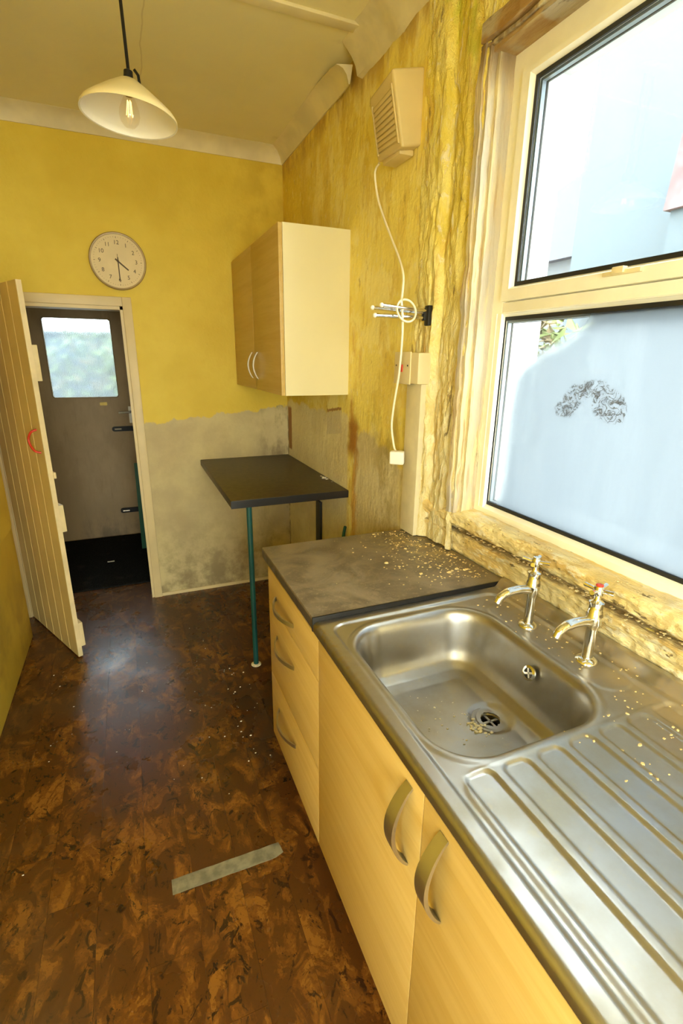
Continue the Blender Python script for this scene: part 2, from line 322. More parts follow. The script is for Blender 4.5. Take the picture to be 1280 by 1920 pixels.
MT.update(far=mat_far_wall(), right=mat_right_wall(), crumble=mat_crumble(), lining=mat_lining(), head=mat_head(), sill=mat_sill(),
    wood=mat_wood(), woody=mat_wood('light_oak_laminate_cross', 'y'), cork=mat_cork(), steel=mat_steel(), worktop=mat_worktop(), ceil=mat_ceiling(), bdoor=mat_backdoor(), mat=mat_mat(),
    glass=mat_glass(), fog=mat_fogged(), reeded=mat_reeded(), bulb=mat_bulb(), filament=emit('lit_filament', (1, .50, .14), 2.2))
m = Mat('side_wall_paint'); x_, y_, z_ = m.xyz(); c_ = yellow_nodes(m)
c_ = m.mix(m.step(z_, .8, .1)*m.step(m.noise(4, 5), .4, .65)*.6, c_, (.36, .22, .03))
MT['left'] = m.done(m.bsdf(c_, .5, spec=.35, bump=m.noise(30, 4), bstr=.15, bdist=.005))
MT.update(
    upvc=flat('cream_window_plastic', (.92, .88, .71), .35, var=.05), sash=flat('cream_sash_plastic', (.92, .88, .72), .33, var=.06),
    gasket=flat('black_gasket', (.012, .012, .012), .5), spacer=flat('glazing_spacer', (.24, .29, .33), .35, .4),
    cornice=flat('cornice_plaster', (.78, .70, .44), .6, var=.14, vs=5), doorpaint=flat('ledged_door_paint', (.70, .54, .20), .42, var=.10, vs=3),
    dooredge=flat('door_edge_paint', (.72, .59, .32), .5), architrave=flat('architrave_paint', (.70, .57, .30), .45, var=.08, vs=4),
    cabwhite=flat('cream_melamine', (.76, .70, .43), .4, var=.03, vs=3), chrome=flat('chrome', (.78, .77, .73), .12, 1.0, var=.12, vs=40),
    nickel=flat('brushed_nickel', (.56, .53, .45), .36, 1.0, var=.08), whiteh=flat('silver_handle', (.62, .58, .48), .45, .3),
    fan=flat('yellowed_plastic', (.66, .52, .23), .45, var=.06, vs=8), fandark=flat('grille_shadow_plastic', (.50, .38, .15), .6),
    switch=flat('old_white_plastic', (.74, .63, .36), .4, var=.05), red=flat('red_plastic', (.62, .05, .02), .4), cable=flat('white_cable', (.86, .80, .60), .45, var=.04),
    plug=flat('white_plug', (.86, .82, .70), .35, var=.03), trunk=mat_lining(), black=flat('black_plastic', (.012, .011, .010), .5, spec=.25),
    dark=flat('dark_bracket_metal', (.03, .028, .022), .45, .5), teal=flat('teal_painted_steel', (.010, .085, .085), .35, var=.2, vs=6),
    desk=flat('black_brown_laminate', (.060, .043, .020), .42, var=.3, vs=40), deskedge=flat('black_laminate_edge', (.010, .009, .008), .4),
    tape=flat('grey_cloth_tape', (.23, .22, .15), .5, var=.35, vs=26), green=flat('dark_green_board', (.02, .11, .06), .6),
    brass=flat('tarnished_brass', (.22, .15, .03), .4, .7), shade=flat('cream_glass_shade', (.84, .74, .44), .3, var=.05, vs=6), shadein=flat('white_shade_lining', (.86, .84, .76), .4, var=.03),
    clockface=flat('clock_face_paper', (.76, .63, .35), .5, var=.06), clockrim=flat('clock_rim', (.42, .31, .15), .4), ink=flat('clock_print', (.10, .065, .03), .6),
    flake=flat('paint_flakes', (.80, .62, .28), .7, var=.3, vs=60), flake2=flat('pale_plaster_crumb', (.84, .80, .66), .8, var=.2, vs=60),
    drain=flat('drain_dark', (.02, .015, .01), .5), kick=flat('plinth_board', (.42, .24, .07), .5), carcass=flat('carcass_board', (.66, .50, .24), .5),
    plaster=flat('raw_plaster', (.72, .64, .40), .8), passwall=flat('passage_wall', (.28, .20, .10), .7),
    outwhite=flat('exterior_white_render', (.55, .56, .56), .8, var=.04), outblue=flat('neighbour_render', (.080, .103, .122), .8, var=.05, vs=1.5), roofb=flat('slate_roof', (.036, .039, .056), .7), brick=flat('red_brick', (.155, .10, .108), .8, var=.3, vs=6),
    leaf=flat('shrub_leaf', (.15, .19, .05), .5, var=.3, vs=6), leaf2=flat('autumn_leaf', (.23, .17, .07), .5, var=.2), stem=flat('shrub_stem', (.16, .10, .05), .8), paving=flat('paving', (.42, .41, .38), .8), fence=flat('fence_timber', (.075, .082, .09), .8))

# ------------------------------------------------------------------ mesh helper
class B:
    def __init__(s): s.v, s.f = [], []
    def add(s, v, f):
        o = len(s.v); s.v += [tuple(p) for p in v]; s.f += [tuple(i+o for i in q) for q in f]; return s
    def box(s, a, b):
        (x0, y0, z0), (x1, y1, z1) = [(min(p, q), max(p, q)) for p, q in zip(a, b)] and ((min(a[0], b[0]), min(a[1], b[1]), min(a[2], b[2])), (max(a[0], b[0]), max(a[1], b[1]), max(a[2], b[2])))
        return s.add([(x0, y0, z0), (x1, y0, z0), (x1, y1, z0), (x0, y1, z0), (x0, y0, z1), (x1, y0, z1), (x1, y1, z1), (x0, y1, z1)],
                     [(0, 3, 2, 1), (4, 5, 6, 7), (0, 1, 5, 4), (1, 2, 6, 5), (2, 3, 7, 6), (3, 0, 4, 7)])
    def hexa(s, c): return s.add(c, [(0, 3, 2, 1), (4, 5, 6, 7), (0, 1, 5, 4), (1, 2, 6, 5), (2, 3, 7, 6), (3, 0, 4, 7)])
    def lathe(s, prof, n=24, origin=(0, 0, 0), axis='z', caps=True):
        v, f = [], []
        for r, h in prof:
            for k in range(n):
                a = 2*PI*k/n; p = (r*math.cos(a), r*math.sin(a), h)
                if axis == 'x': p = (h, p[0], p[1])
                elif axis == 'y': p = (p[0], h, p[1])
                v.append((p[0]+origin[0], p[1]+origin[1], p[2]+origin[2]))
        L = len(prof)
        for i in range(L-1):
            for k in range(n): f.append((i*n+k, i*n+(k+1) % n, (i+1)*n+(k+1) % n, (i+1)*n+k))
        if caps:
            f.append(tuple(reversed(range(n)))); f.append(tuple((L-1)*n+k for k in range(n)))
        return s.add(v, f)
    def tube(s, pts, r, n=10, caps=True, closed=False, flat=None):
        P = [Vector(p) for p in pts]; N = len(P); R = r if isinstance(r, (list, tuple)) else [r]*N
        v, f = [], []; prev = None
        for i in range(N):
            a = P[(i-1) % N] if closed or i > 0 else P[i]; b = P[(i+1) % N] if closed or i < N-1 else P[i]
            t = (b-a).normalized()
            if prev is None:
                h = Vector((0, 0, 1)) if abs(t.z) < .9 else Vector((1, 0, 0)); e1 = t.cross(h).normalized()
            else: e1 = (prev - t*prev.dot(t)).normalized()
            prev = e1; e2 = t.cross(e1)
            for k in range(n):
                q = 2*PI*k/n; v.append(P[i] + e1*(R[i]*math.cos(q)) + e2*(R[i]*math.sin(q)*(flat or 1)))
        for i in range(N if closed else N-1):
            j = (i+1) % N
            for k in range(n): f.append((i*n+k, i*n+(k+1) % n, j*n+(k+1) % n, j*n+k))
        if caps and not closed: f += [tuple(reversed(range(n))), tuple((N-1)*n+k for k in range(n))]
        return s.add(v, f)
    def prism(s, poly, a, b, axis='y'):
        """poly of 2-D points extruded along axis from a to b"""
        n = len(poly); v = []
        for h in (a, b):
            for p, q in poly: v.append({'y': (p, h, q), 'x': (h, p, q), 'z': (p, q, h)}[axis])
        f = [tuple(reversed(range(n))), tuple(range(n, 2*n))] + [(k, (k+1) % n, n+(k+1) % n, n+k) for k in range(n)]
        return s.add(v, f)
    def ball(s, c, r, n=10, sz=1):
        prof = [(max(1e-4, r*math.sin(PI*i/8)), -r*sz*math.cos(PI*i/8)) for i in range(9)]
        return s.lathe(prof, n, c)
def obj(name, b, mat, parent=None, bevel=0, smooth=False, seg=2, xf=None):
    me = bpy.data.meshes.new(name)
    v = b.v if xf is None else [tuple(xf @ Vector(p)) for p in b.v]
    me.from_pydata(v, [], b.f)
    bm = bmesh.new(); bm.from_mesh(me); bmesh.ops.remove_doubles(bm, verts=bm.verts, dist=1e-6)
    bmesh.ops.recalc_face_normals(bm, faces=bm.faces)
    if bevel:
        es = [e for e in bm.edges if len(e.link_faces) == 2 and e.calc_face_angle(0) > .5]
        bmesh.ops.bevel(bm, geom=es, offset=bevel, segments=seg, profile=.6, affect='EDGES')
    bm.to_mesh(me); bm.free()
    if smooth or bevel:
        me.polygons.foreach_set('use_smooth', [True]*len(me.polygons))
        try: me.set_sharp_from_angle(angle=math.radians(45))
        except Exception: pass
    me.materials.append(MT[mat] if isinstance(mat, str) else mat)
    o = bpy.data.objects.new(name, me); COL.objects.link(o)
    if parent: o.parent = parent; o.matrix_parent_inverse = Matrix.Translation(-Vector(parent.location)) if parent.type == 'EMPTY' else Matrix.Identity(4)
    return o
def tag(o, label, cat, group=None):
    o['label'] = label; o['category'] = cat
    if group: o['group'] = group
    return o
def thing(name, label, cat, loc, group=None):
    o = bpy.data.objects.new(name, None); o.location = loc; o.empty_display_size = .05; COL.objects.link(o)
    return tag(o, label, cat, group)
def struct(o): o['kind'] = 'structure'; return o
def setting(name, loc=(0, 0, 0)):
    o = bpy.data.objects.new(name, None); o.location = loc; o.empty_display_size = .05; COL.objects.link(o); o['kind'] = 'structure'; return o
def part(o, label): o['label'] = label; return o
def rrect(x0, x1, y0, y1, r, n=6):
    p = []
    for cx, cy, a0 in ((x1-r, y1-r, 0), (x0+r, y1-r, PI/2), (x0+r, y0+r, PI), (x1-r, y0+r, 1.5*PI)):
        for k in range(n+1): a = a0+PI/2*k/n; p.append((cx+r*math.cos(a), cy+r*math.sin(a)))
    return p
def spline(pts, n=8):
    P = [Vector(p) for p in pts]; out = []
    for i in range(len(P)-1):
        a, b, c, d = P[max(0, i-1)], P[i], P[i+1], P[min(len(P)-1, i+2)]
        for k in range(n):
            t = k/n; out.append(.5*((2*b) + (c-a)*t + (2*a-5*b+4*c-d)*t*t + (3*b-a-3*c+d)*t**3))
    return out + [P[-1]]
def fbm(x, y, z, o=4): return mnoise.fractal(Vector((x, y, z)), 1.0, 2.0, o)

# ------------------------------------------------------------------ the room
ZC = 2.745; CB = 2.6735; XL = -1.655; YB = -4.6
WY0, WY1, WZ0, WZ1 = -1.93, -3.13, 1.07, 2.385          # window opening
# floor of cork planks
floor = struct(obj('floor', B().box((-1.95, YB-.1, -.06), (.05, 1.5, -.004)), flat('floor_screed', (.03, .014, .006), .7)))
cw, cl = .137, .914
k = 0
for i in range(13):
    x1 = -.007 - i*cw; off = (i % 2)*cl/2 + .13*((i*5) % 3)
    y = .26
    e = .26 - off if off > .05 else .26
    ys = [.26] + ([.26-off] if off > .05 else [])
    while ys[-1] > -3.6: ys.append(ys[-1]-cl)
    for a, b_ in zip(ys, ys[1:]):
        p = obj('cork_plank', B().box((x1-cw+.0003, b_+.0003, -.004), (x1-.0003, a-.0003, .0)), 'cork', floor)
struct(obj('ceiling', B().box((-1.95, YB-.1, ZC), (.05, 0, ZC+.08)), 'ceil'))
# far wall with a doorway
DX0, DX1, DZ = -1.70, -.965, 1.85
fw = B()
fw.box((-1.95, 0, 0), (DX0, .12, ZC)); fw.box((DX1, 0, 0), (.25, .12, ZC)); fw.box((DX0, 0, DZ), (DX1, .12, ZC))
struct(obj('wall_far', fw, 'far'))
# left wall with its corner short of the doorway; an opening added in it behind the camera for fill light
struct(obj('wall_left', B().box((-1.95, -3.6, 0), (XL, -.27, ZC)), 'left', bevel=.012))
wl = B(); wl.box((-1.95, YB, 0), (XL, -4.4, ZC)); wl.box((-1.95, -4.4, 0), (XL, -3.6, 1.1)); wl.box((-1.95, -4.4, 2.2), (XL, -3.6, ZC)); struct(obj('wall_left_fill_opening', wl, 'left'))
struct(obj('wall_left_recess', B().box((-1.95, -.27, 0), (-1.80, 0, ZC)), 'left'))
# wall behind the camera with a wide opening added to let in fill light
bw = B(); bw.box((-1.95, YB-.1, 0), (-1.40, YB, ZC)); bw.box((-.35, YB-.1, 0), (.05, YB, ZC)); bw.box((-1.40, YB-.1, 2.15), (-.35, YB, ZC))
struct(obj('wall_behind', bw, 'left'))
# right wall: damp painted part, then the thick window part
rw = B(); rw.box((0, -1.64, 0), (.25, 0, ZC))
rwo = struct(obj('wall_right', rw, 'right'))
ww = B()
ww.box((.055, WY1-.02, 0), (.25, -1.64, .99)); ww.box((.055, WY1, WZ1+.03), (.25, -1.64, ZC)); ww.box((.055, WY0+.02, .99), (.25, -1.64, WZ1+.03)); ww.box((.05, YB, 0), (.25, WY1, ZC))
wwo = struct(obj('wall_window', ww, 'right'))
struct(obj('wall_outer_leaf', B().box((.25, WY0+.02, 0), (.27, .2, 3.2)), 'outwhite'))

# crumbling plaster between the wall and the window: real ridges
def crumble():
    b = B(); ny, nz = 74, 300; y0, y1, z0, z1 = -1.615, -1.925, .915, ZC
    def X0(y):
        t = np.interp(-y, [1.615, 1.63, 1.70, 1.745, 1.765, 1.84, 1.88, 1.90, 1.925], [.002, -.004, -.006, -.002, .024, .016, .03, .012, .02]); return float(t)
    for j in range(nz+1):
        z = z0 + (z1-z0)*j/nz
        for i in range(ny+1):
            y = y0 + (y1-y0)*i/ny; wob = .018*fbm(0, 3.1, z*2.2)
            e = min(1, i/5)
            d = .0045*fbm(y*22, z*4.5, 1.3, 6) + .0045*fbm(y*50, z*22, 4.2, 5) + .009*max(0, .12-abs(fbm(y*14, z*2.2, 8.8, 4)))/.12*(.5+.5*math.sin(z*9+y*20))
            b.v.append((X0(y+wob*e) + d*e + .003, y + .006*e*fbm(z*7, y*9, 2.2), z))
    w = ny+1
    for j in range(nz):
        for i in range(ny): b.f.append((j*w+i, j*w+i+1, (j+1)*w+i+1, (j+1)*w+i))
    return b
part(obj('crumbling_plaster', crumble(), 'crumble', wwo, smooth=True), 'flaking yellow and cream plaster in vertical ridges')
def crumble_top():
    b = B(); ny, nz = 110, 30; y0, y1, z0, z1 = -1.90, -3.25, WZ1+.06, ZC
    for j in range(nz+1):
        z = z0 + (z1-z0)*j/nz
        for i in range(ny+1):
            y = y0 + (y1-y0)*i/ny
            d = .012*fbm(y*9, z*9, 1.3, 5); b.v.append((.018 + d, y, z))
    w = ny+1
    for j in range(nz):
        for i in range(ny): b.f.append((j*w+i, j*w+i+1, (j+1)*w+i+1, (j+1)*w+i))
    return b
obj('crumbling_plaster', crumble_top(), 'crumble', wwo, smooth=True)
# window lining: split timber boards of the reveal
lin = setting('trim_window_lining', (.06, -1.93, 1.07))
def ragged_board(y0, y1, x0, x1, z0, z1, n=70, amp=.004, seed=0):
    b = B()
    for j in range(n+1):
        z = z0+(z1-z0)*j/n; a = amp*fbm(z*9, seed, .5, 4); c = amp*fbm(z*13, seed+3, .9, 4); q = amp*fbm(z*11, seed+9, .1, 4)
        b.v += [(x0+q, y0+a, z), (x0+q*.5, y1+c, z), (x1, y1+c, z), (x1, y0+a, z)]
    for j in range(n):
        for k in range(4): b.f.append((j*4+k, j*4+(k+1) % 4, j*4+4+(k+1) % 4, j*4+4+k))
    b.f += [(3, 2, 1, 0), (n*4, n*4+1, n*4+2, n*4+3)]
    return b
obj('board', ragged_board(-1.893, -1.914, .012, .07, 1.06, 2.41, seed=1, amp=.007), 'lining', lin)
obj('board', ragged_board(-1.912, -1.930, .020, .105, 1.06, 2.40, seed=5, amp=.004), 'lining', lin)
obj('board', ragged_board(-1.929, -1.942, .045, .115, 1.06, 2.39, seed=11, amp=.003), 'lining', lin)
def head_board(x0, x1, z0, z1, amp, seed, n=60):
    b = B()
    for j in range(n+1):
        y = -1.90 - 1.32*j/n; a = amp*fbm(y*9, seed, .5, 4); c = amp*fbm(y*13, seed+3, .9, 4)
        b.v += [(x0+c, y, z0+a), (x1, y, z0+a*.3), (x1, y, z1+c), (x0+c, y, z1+a)]
    for j in range(n):
        for k in range(4): b.f.append((j*4+k, j*4+(k+1) % 4, j*4+4+(k+1) % 4, j*4+4+k))
    b.f += [(3, 2, 1, 0), (n*4, n*4+1, n*4+2, n*4+3)]
    return b
obj('head_board', head_board(.03, .115, 2.385, 2.41, .004, 2), 'head', lin)
obj('head_board', head_board(.008, .05, 2.41, 2.455, .008, 7), 'head', lin)
obj('splinter', head_board(.020, .035, 2.398, 2.406, .006, 13, 40), 'lining', lin)

# sill: stepped, rotten, with a rubble ledge
def sill():
    prof = [(.062, .905), (.050, .915), (.046, .940), (.040, .962), (.036, .984), (.045, .990), (.070, .994), (.066, 1.006), (.040, 1.012), (.032, 1.022), (.030, 1.046), (.034, 1.058), (.045, 1.064), (.075, 1.068), (.115, 1.072)]
    P = []
    for (a, c), (d, e) in zip(prof, prof[1:]):
        for k in range(3): P.append((a+(d-a)*k/3, c+(e-c)*k/3))
    P.append(prof[-1]); n = 300; b = B(); L = len(P)
    for j in range(n+1):
        y = -1.70 - 1.6*j/n; sh = np.interp(-y, [1.70, 1.80, 2.2], [-.03, -.012, 0])
        for x, z in P:
            d = .0048*fbm(y*14, z*60, x*40, 5) + .0035*fbm(y*50, z*70, 2.0, 3)
            b.v.append((x + d + float(sh), y, z + .004*fbm(y*17, x*40, 6.6, 4)*(1 if z > .92 else 0)))
    for j in range(n):
        for k in range(L-1): b.f.append((j*L+k, j*L+k+1, (j+1)*L+k+1, (j+1)*L+k))
    return b
sl = struct(obj('trim_window_sill', sill(), 'sill', smooth=True)); sl['label'] = 'rotten flaking timber sill under the window'

# window: plastic frame, upper opening sash, fixed lower light
win = setting('window_1', (.11, WY0, WZ0))
FX = .098
yo0, yo1 = WY0, WY1
def ring2(o, i, g, xf, xg, xb):
    # o, i, g: (y0, y1, z0, z1) rectangles of the outer edge, front inner edge and glazing edge
    q = lambda r, x: [(x, r[0], r[2]), (x, r[1], r[2]), (x, r[1], r[3]), (x, r[0], r[3])]
    rings = [q(o, xb), q(o, xf), q(i, xf), q(g, xg), q(g, xb)]
    return B().add([p for r in rings for p in r], [(a*4+k, a*4+(k+1) % 4, ((a+1) % 5)*4+(k+1) % 4, ((a+1) % 5)*4+k) for a in range(5) for k in range(4)])
GL = (-1.981, -3.079, 1.102, 1.704)             # lower glass edge, at x = .118
GU = (-2.032, -3.028, 1.791, 2.304)             # upper glass edge, at x = .105
gr = lambda r, d: (r[0]+d, r[1]-d, r[2]-d, r[3]+d)
obj('frame', ring2((yo0, yo1, WZ0, WZ1), (yo0-.058, yo1+.058, WZ0, 2.331), (yo0-.060, yo1+.060, WZ0, 2.329), FX, FX+.004, .15), 'upvc', win)
obj('transom', B().box((FX, yo0-.058, 1.714), (.15, yo1+.058, 1.746)), 'upvc', win, bevel=.002)
obj('bottom_rail', B().box((FX, yo0-.058, WZ0-.012), (.15, yo1+.058, 1.088)), 'upvc', win, bevel=.002)
obj('glazing_bead', ring2((yo0-.0305, yo1+.0305, 1.080, 1.718), gr(GL, .013), gr(GL, .001), FX-.0015, .114, .14), 'upvc', win)
sash = obj('sash', ring2((yo0-.063, yo1+.063, 1.7485, 2.3275), gr(GU, .010), gr(GU, .001), FX-.013, .102, .14), 'sash', win)
def rim(y0, y1, z0, z1, x, t, d=.012):
    b = B(); b.box((x, y0, z0), (x+d, y0-t, z1)); b.box((x, y1+t, z0), (x+d, y1, z1)); b.box((x, y0-t, z0), (x+d, y1+t, z0+t)); b.box((x, y0-t, z1-t), (x+d, y1+t, z1)); return b
def glazing(g, x, mat):
    y0, y1, z0, z1 = g
    obj('pane', B().box((x, y0+.004, z0-.004), (x+.002, y1-.004, z1+.004)), mat, win)
    obj('gasket', rim(y0+.002, y1-.002, z0-.002, z1+.002, x-.006, .011, .006), 'gasket', win)
    obj('spacer_bar', rim(y0-.008, y1+.008, z0+.004, z1-.008, x+.003, .007, .013), 'spacer', win)
    obj('gasket', rim(y0-.009, y1+.009, z0+.006, z1-.009, x+.0175, .007, .006), 'gasket', win)
    obj('pane', B().box((x+.024, y0+.004, z0-.004), (x+.026, y1-.004, z1+.004)), 'glass', win)
glazing(GL, .118, 'fog')
glazing(GU, .105, 'glass')
ct = obj('catch', B().box((.076, -2.36, 1.770), (.086, -2.46, 1.780)).box((.070, -2.39, 1.772), (.086, -2.42, 1.787)), 'switch', win, bevel=.002)
part(ct, 'small window catch on the sash rail')
# outer brickwork of the window opening, painted white
ob = B(); ob.box((.167, WY0, WZ0-.05), (.315, -1.65, WZ1+.12)); ob.box((.167, WY1-.2, WZ1), (.315, WY0, WZ1+.12)); ob.box((.167, WY1-.3, WZ0-.05), (.315, WY1, WZ1))
struct(obj('wall_outer_reveal', ob, 'outwhite')); struct(obj('trim_outer_sill', B().box((.166, WY0+.03, WZ0-.02), (.38, WY1-.03, WZ0+.012)), 'outwhite'))

# cornice, ceiling batten
def cornice_prof(d=.075): return [(0, 0), (.006, 0), (.010, .012), (.022, .036), (.042, .056), (.064, .066), (d, .070), (d, .0715), (0, .0715)]
cf = B(); cf.prism([(-q*1.0, CB+h) for q, h in cornice_prof()], -1.80, 0.0, 'x'); struct(obj('trim_cornice_far', cf, 'cornice', smooth=True))
def cornice_right():
    b = B(); P = cornice_prof(); n = 40; L = len(P)
    for j in range(n+1):
        y = -1.07*j/n; t = max(0, (-y-.74)/.33); lift = .045*t*t; tw = .28*t*t
        for q, h in P:
            xx, zz = -q, h
            xx, zz = xx*math.cos(tw)+(zz-.05)*math.sin(tw)*.6, .05+(zz-.05)*math.cos(tw)+xx*math.sin(tw)*.5
            b.v.append((xx - lift*.45, y, CB + zz - lift*.5 - .010*t + (.004*fbm(y*20, q*30, 1) if t > 0 else 0)))
    for j in range(n):
        for k in range(L): b.f.append((j*L+k, j*L+(k+1) % L, (j+1)*L+(k+1) % L, (j+1)*L+k))
    b.f += [tuple(reversed(range(L))), tuple(n*L+k for k in range(L))]
    return b
cr = struct(obj('trim_cornice_right', cornice_right(), 'cornice', smooth=True)); cr['label'] = 'cornice along the window wall with its loose end hanging down'
def stump():
    b = B(); n = 60; P = [(0, -.03), (.018, -.02), (.030, .01), (.050, .035), (.070, .052), (.095, .0715), (0, .0715)]; L = len(P)
    for j in range(n+1):
        y = -1.13 - 1.9*j/n
        for q, h in P: b.v.append((-q + .012*fbm(y*9, q*20, 4.4, 4), y, CB + h + (.014*fbm(y*8, q*14, 1.1, 4) if h < .07 else 0)))
    for j in range(n):
        for k in range(L): b.f.append((j*L+k, j*L+(k+1) % L, (j+1)*L+(k+1) % L, (j+1)*L+k))
    b.f += [tuple(reversed(range(L))), tuple(n*L+k for k in range(L))]
    return b
st = struct(obj('trim_broken_cornice', stump(), 'plaster', smooth=True)); st['label'] = 'ragged remains of plaster where the cornice has fallen away'
struct(obj('trim_ceiling_batten', B().box((-1.66, -1.215, ZC-.012), (-.05, -1.265, ZC)), 'cornice', bevel=.003))
# door surround
ar = setting('trim_door_architrave', (DX1, 0, 0))
def arch(x0, x1, z0, z1): return B().box((x0, -.016, z0), (x1, .002, z1))
obj('architrave_leg', arch(DX1-.006, -.922, 0, DZ+.046), 'architrave', ar, bevel=.004)
obj('architrave_leg', arch(-1.75, DX0+.006, 0, DZ+.046), 'architrave', ar, bevel=.004)
obj('architrave_head', arch(DX0+.006, DX1-.006, DZ-.004, DZ+.046), 'architrave', ar, bevel=.004)
jb = B(); jb.box((DX1-.022, -.004, 0), (DX1, .125, DZ)); jb.box((DX0, -.004, 0), (DX0+.022, .125, DZ)); jb.box((DX0, -.004, DZ-.022), (DX1, .125, DZ)); obj('jamb', jb, 'architrave', ar)
struct(obj('baseboard_far', B().box((-.922, -.006, 0), (0, 0, .022)), 'architrave'))

# ------------------------------------------------------------------ back passage
ps = B(); ps.box((-1.95, .12, 0), (-1.78, 1.45, 2.3)); struct(obj('wall_passage_left', ps, 'passwall'))
struct(obj('wall_passage_right', B().box((-.90, .12, 0), (-.78, 1.45, 2.3)), 'passwall'))
struct(obj('ceiling_passage', B().box((-1.95, .12, 2.25), (-.78, 1.45, 2.33)), 'passwall'))
pb = B(); pb.box((-1.95, 1.40, 2.02), (-.78, 1.46, 2.3)); pb.box((-1.80, 1.40, 0), (-1.735, 1.46, 2.02)); pb.box((-.925, 1.40, 0), (-.88, 1.46, 2.02)); struct(obj('wall_passage_end', pb, 'passwall'))
d2 = setting('door_2', (-1.33, 1.42, 0)); d2['label'] = 'brown-grey back door with a reeded glass light'
def holed_slab(x0, x1, z0, z1, hole, ya_, yb_):
    hx0, hx1 = min(p[0] for p in hole), max(p[0] for p in hole); hz0, hz1 = min(p[1] for p in hole), max(p[1] for p in hole)
    b = B(); b.box((x0, ya_, z0), (hx0, yb_, z1)); b.box((hx1, ya_, z0), (x1, yb_, z1)); b.box((hx0, ya_, z0), (hx1, yb_, hz0)); b.box((hx0, ya_, hz1), (hx1, yb_, z1))
    for cx, cz in ((hx0, hz0), (hx1, hz0), (hx1, hz1), (hx0, hz1)):
        arc = [p for p in hole if math.hypot(p[0]-cx, p[1]-cz) < .0255]
        b.prism([(cx, cz)]+arc, ya_, yb_, 'y')
    return b
hole = rrect(-1.565, -1.065, 1.235, 1.862, .025)
obj('slab', holed_slab(-1.745, -.915, 0.0, 2.03, hole, 1.395, 1.435), 'bdoor', d2)
ru = B(); n = len(hole); h2 = rrect(-1.557, -1.073, 1.243, 1.854, .02)
ru.add([(x, 1.390, z) for x, z in hole]+[(x, 1.390, z) for x, z in h2]+[(x, 1.418, z) for x, z in h2]+[(x, 1.418, z) for x, z in hole], [(a*n+k, a*n+(k+1) % n, ((a+1) % 4)*n+(k+1) % n, ((a+1) % 4)*n+k) for a in range(4) for k in range(n)])
obj('glazing_bead', ru, 'passwall', d2)
rg = B(); nn = 62
for s_, yy in ((0, 1.412), (1, 1.420)):
    for j in (0, 1):
        for i in range(nn*4+1): rg.v.append((-1.566+.502*i/(nn*4), yy + (.0018*math.cos(2*PI*i/4) if s_ == 0 else 0), 1.234+.63*j))
w_ = nn*4+1
for i in range(nn*4): rg.f += [(i, i+1, w_+i+1, w_+i), (2*w_+i, 3*w_+i, 3*w_+i+1, 2*w_+i+1)]
obj('reeded_pane', rg, 'reeded', d2, smooth=True)
hd = obj('handle', B().box((-1.006, 1.386, 1.02), (-.978, 1.395, 1.16)).tube(spline([(-.992, 1.39, 1.115), (-.992, 1.345, 1.115), (-1.02, 1.34, 1.115), (-1.085, 1.342, 1.112)], 4), .008), 'whiteh', d2, bevel=.0)
for z, xa, xb_ in ((.972, -1.152, -.945), (.24, -1.165, -.985)):
    bo = obj('bolt', B().prism(rrect(xa, xb_, z-.020, z+.020, .018, 4), 1.372, 1.395, 'y'), 'black', d2); part(bo, 'black flat sliding bolt')
    obj('bolt_slide', B().tube([(xa+.02, 1.366, z), (xa+.075, 1.366, z)], .007), 'nickel', bo)
bp_ = obj('name_plate', B().box((-1.222, 1.390, 1.172), (-1.166, 1.395, 1.198)), 'brass', d2); part(bp_, 'small tarnished brass plate')
tag(obj('door_mat', B().box((-1.78, .265, -.002), (-.905, 1.372, .010)), 'mat', bevel=.003), 'large black fibre mat filling the floor of the back passage', 'mat')
struct(obj('floor_passage', B().box((-1.95, .262, -.06), (-.78, 1.5, -.003)), 'passwall'))
tag(obj('paper_scrap', B().box((-1.285, .74, .010), (-1.235, .755, .013)), 'flake2'), 'small pale scrap lying on the black passage mat', 'scrap')
gb = B(); gb.hexa([(-1.022, .95, .011), (-.955, .95, .011), (-.915, .99, .011), (-.965, .99, .011), (-1.010, .97, .745), (-.955, .97, .745), (-.905, 1.01, .745), (-.935, 1.01, .745)])
tag(obj('green_board', gb, 'green', bevel=.002), 'dark green board leaning upright just inside the back passage', 'board')

# ------------------------------------------------------------------ ledged door standing open
d1 = setting('door_1', (-1.685, -.01, 0)); d1['label'] = 'cream ledged plank door standing open into the kitchen'
H = Vector((-1.690, -.012, 0)); Fp = Vector((-1.392, -.612, 0)); dv = (Fp-H); LW = dv.length; dv.normalize(); nv = Vector((-dv.y, dv.x, 0))
if nv.x < 0: nv = -nv                          # nv points to the back (right) side of the door
DM = Matrix(((dv.x, nv.x, 0, H.x), (dv.y, nv.y, 0, H.y), (0, 0, 1, 0), (0, 0, 0, 1)))
nb = 6
for i in range(nb):
    a, b_ = LW*i/nb, LW*(i+1)/nb
    obj('plank', B().prism([(a+.0005, .004), (a+.004, 0), (b_-.004, 0), (b_-.0005, .004), (b_-.0005, .022), (a+.0005, .022)], .008, 1.888, 'z'), 'doorpaint' if i < nb-1 else 'doorpaint', d1, xf=DM)
for z0, z1 in ((1.46, 1.62), (.72, .86), (.06, .20)): obj('ledge', B().box((.04, .0225, z0), (LW-.004, .046, z1)), 'dooredge', d1, bevel=.003, xf=DM)
obj('edge_strip', B().box((LW-.0005, .0, .008), (LW+.002, .022, 1.888)), 'dooredge', d1, xf=DM)
obj('latch', B().box((LW-.06, .0225, 1.00), (LW+.006, .034, 1.03)), 'dooredge', d1, bevel=.002, xf=DM)
